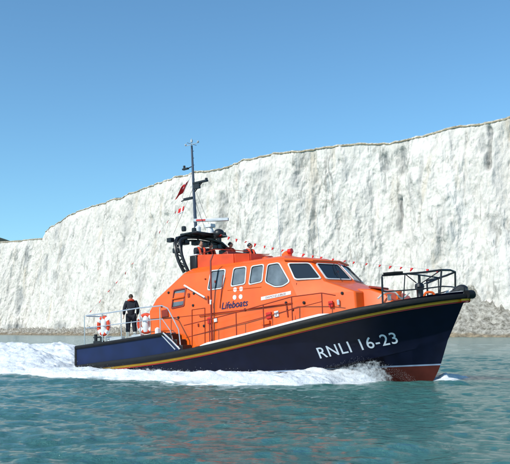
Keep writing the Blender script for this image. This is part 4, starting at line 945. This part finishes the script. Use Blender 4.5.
def build_foam():
    s = np.arange(-42, 7.2, .055); w = np.arange(-9.5, 9.5, .055); Sg, Wg = np.meshgrid(s, w, indexing='ij')
    h = foam_h(Sg, Wg)
    # sink it where the hull is so that it never pokes through the deck
    h = np.where((Sg > -8.0) & (Sg < 6.5) & (np.abs(Wg) < wl_half(Sg)-.15), -.5, h)
    X = BX+Sg*HX+Wg*HY; Y = BY+Sg*HY-Wg*HX
    base = sea_h(X, Y)
    jit = .05
    X += (fbm(Sg*4, Wg*4, 131, 3)-.5)*jit*4; Y += (fbm(Sg*4, Wg*4, 141, 3)-.5)*jit*4
    P = np.stack([X, Y, base*.5+h-.04], -1)
    # keep only cells that rise near the surface
    o = grid_mesh('wake_foam', P, FOAM)
    bm = bmesh.new(); bm.from_mesh(o.data); dead = [f for f in bm.faces if all(v.co.z < -.28 for v in f.verts)]; bmesh.ops.delete(bm, geom=dead, context='FACES'); bm.to_mesh(o.data); bm.free()
    tag(o, 'white churned foam along the hull and in the wake astern', 'foam', kind='stuff')
build_foam()
def drops():
    rs = np.random.RandomState(11); P = []; Rr = []
    def burst(n, s0, s1, zfun, wfun, r0, r1, side=1):
        for _ in range(n):
            s = rs.uniform(s0, s1); w = wfun(s, rs)*side; z = zfun(s, w, rs)
            P.append((BX+s*HX+w*HY, BY+s*HY-w*HX, z)); Rr.append(r0+(r1-r0)*rs.rand()**3)
    for side in (1, -1):
        # crest line of the outer ridge
        burst(9000, -12, 4.8, lambda s, w, r: .10+abs(r.randn())*.12, lambda s, r: wl_half(np.array(s)).item()+(out_w(s)-wl_half(np.array(s)).item())*np.clip(.72+r.randn()*.22, .05, 1.12), .002, .010, side)
        # bow sheet rising against the hull
        top = lambda s: np.interp(s, [2.0, 3.2, 4.0, 4.7, 5.2, 5.7, 6.4], [.30, .36, .55, .80, .78, .5, .1])
        burst(2500, 2.0, 6.3, lambda s, w, r: top(s)*r.rand()**.75+r.randn()*.04, lambda s, r: 2.3*max(0, 1-(max(s, 0)/6.9)**1.9)+.08+abs(r.randn())*.22, .002, .005, side)
    burst(5000, -17, -8.0, lambda s, w, r: .45+abs(r.randn())*.32, lambda s, r: r.randn()*2.6, .003, .011)
    P = np.array(P); Rr = np.array(Rr); N = len(P)
    oc = np.array([(1, 0, 0), (-1, 0, 0), (0, 1, 0), (0, -1, 0), (0, 0, 1), (0, 0, -1)], float)
    fc = np.array([(0, 2, 4), (2, 1, 4), (1, 3, 4), (3, 0, 4), (2, 0, 5), (1, 2, 5), (3, 1, 5), (0, 3, 5)])
    V = (P[:, None]+oc[None]*Rr[:, None, None]*np.array([1.3, 1, 1])).reshape(-1, 3); F = (fc[None]+np.arange(N)[:, None, None]*6).reshape(-1, 3)
    me = bpy.data.meshes.new('spray'); me.vertices.add(len(V)); me.vertices.foreach_set('co', V.reshape(-1).astype(np.float32)); me.loops.add(F.size); me.loops.foreach_set('vertex_index', F.reshape(-1).astype(np.int32))
    me.polygons.add(len(F)); me.polygons.foreach_set('loop_start', (np.arange(len(F))*3).astype(np.int32)); me.update(calc_edges=True)
    me.materials.append(FOAM); o = bpy.data.objects.new('spray', me); C.objects.link(o); tag(o, 'fine white spray drops thrown up beside the bow and along the foam', 'spray', kind='stuff')
drops()

# thin torn sheets of water thrown off the bow: real curved surfaces, ragged through a noise in the water itself
def sheet_mat():
    m = bpy.data.materials.new('spray_sheet'); m.use_nodes = True; n = m.node_tree; b = n.nodes['Principled BSDF']
    b.inputs['Base Color'].default_value = (.85, .88, .9, 1); b.inputs['Roughness'].default_value = .7
    tc = n.nodes.new('ShaderNodeTexCoord'); at_ = n.nodes.new('ShaderNodeAttribute'); at_.attribute_name = 'dens'
    t = n.nodes.new('ShaderNodeTexNoise'); t.inputs['Scale'].default_value = 7; t.inputs['Detail'].default_value = 12; t.inputs['Roughness'].default_value = .78
    n.links.new(tc.outputs['Object'], t.inputs[0]); a = n.nodes.new('ShaderNodeMath'); a.operation = 'ADD'; n.links.new(t.outputs['Fac'], a.inputs[0]); n.links.new(at_.outputs['Fac'], a.inputs[1])
    mr = n.nodes.new('ShaderNodeMapRange'); mr.inputs[1].default_value = .88; mr.inputs[2].default_value = 1.22; mr.inputs[4].default_value = .85; n.links.new(a.outputs[0], mr.inputs[0])
    n.links.new(mr.outputs[0], b.inputs['Alpha']); return m
SHM = sheet_mat()
def sheets():
    for side in (1, -1):
        for k in range(5):
            ss = np.linspace(1.2, 6.35, 160); v = np.linspace(0, 1, 40); Sg, V = np.meshgrid(ss, v, indexing='ij')
            top = np.interp(Sg, [1.2, 2.2, 3.2, 4.0, 4.7, 5.2, 5.7, 6.35], [.28, .36, .42, .60, .88, 1.0, .80, .15])*(.75+.5*fbm(Sg*1.6+k*9, Sg*0, 200+k, 4))
            z = -.08+top*V
            wv = 2.3*np.maximum(0, 1-(Sg/6.9)**1.9)+.10+.13*k+.30*V**1.5+.12*(fbm(Sg*2.5, V*2+k*5, 210+k, 4)-.5)
            dens = (.50-.05*k)*(1-.45*V**2)*sst(6.35, 5.2, Sg)*sst(1.2, 2.4, Sg)+.05
            dens *= sst(1.0, .62, V)
            # a brighter rim along the thrown lip
            dens += .16*np.exp(-((V-.80)/.08)**2)*sst(3.6, 4.4, Sg)*sst(6.3, 5.8, Sg)*(k in (1, 2))
            o = grid_mesh('spray_sheet', np.stack([BX+Sg*HX+side*wv*HY, BY+Sg*HY-side*wv*HX, z], -1), SHM, {'dens': dens}); tag(o, 'thin torn sheet of spray thrown up beside the bow', 'spray', kind='stuff')
sheets()

# low torn curtains of white water along the ridge beside the hull, over the wake astern and at the far side of the stem
def curtain(s0, s1, wf, top, n, seed, dens0):
    ss = np.linspace(s0, s1, n); v = np.linspace(0, 1, 22); Sg, V = np.meshgrid(ss, v, indexing='ij')
    z = -.05+top*(.6+.8*fbm(Sg*1.3, Sg*0, seed, 4))*V
    wv = wf(Sg)+.35*(fbm(Sg*1.1, V*1.5, seed+3, 4)-.5)+.12*V
    env = np.minimum(sst(s0, s0+1.2, Sg), sst(s1, s1-1.2, Sg)); dens = dens0*(1-V**1.2)*env+.10; dens *= sst(1.0, .75, V)
    o = grid_mesh('spray_sheet', np.stack([BX+Sg*HX+wv*HY, BY+Sg*HY-wv*HX, z], -1), SHM, {'dens': dens}); tag(o, 'low torn curtain of white water along the foam', 'spray', kind='stuff')
for k in range(6):
    curtain(-11, 4.6, lambda q, k=k: wl_half(q)+(out_w(q)-wl_half(q))*(.12+.16*k), .42-.03*k, 420, 300+10*k, .72)
    curtain(-11, 4.6, lambda q, k=k: -(wl_half(q)+(out_w(q)-wl_half(q))*(.12+.16*k)), .42-.03*k, 420, 400+10*k, .72)
    curtain(-26, -8.2, lambda q, k=k: (k-2.5)*1.5+q*0, 1.05-.11*abs(k-2.5), 420, 500+10*k, .62)
# distant dark headland beyond the white cliffs at the left
def headland():
    a = np.linspace(0, 1, 120); X = -1500+a*1260; 
    Hh = 171*np.exp(-((X+480)/260)**2)+8*(fbm(a*9, a*0, 601, 4)-.5)
    pr = np.array([0, .35, .75, .97, 1.0, .97, .8, .4, 0]); dy = np.array([-260, -190, -90, -20, 0, 60, 200, 380, 600])
    GX = X[:, None]+dy*0; GY = 1330+dy[None]+a[:, None]*0; GZ = Hh[:, None]*pr-2+(fbm(GX*.02, GY*.02, 611, 4)-.5)*6
    o = grid_mesh('headland', np.stack([GX, GY, GZ], -1), mat('headland_scrub', (.035, .048, .028), .95, var=.5, vscale=.03)); tag(o, kind='structure')
headland()
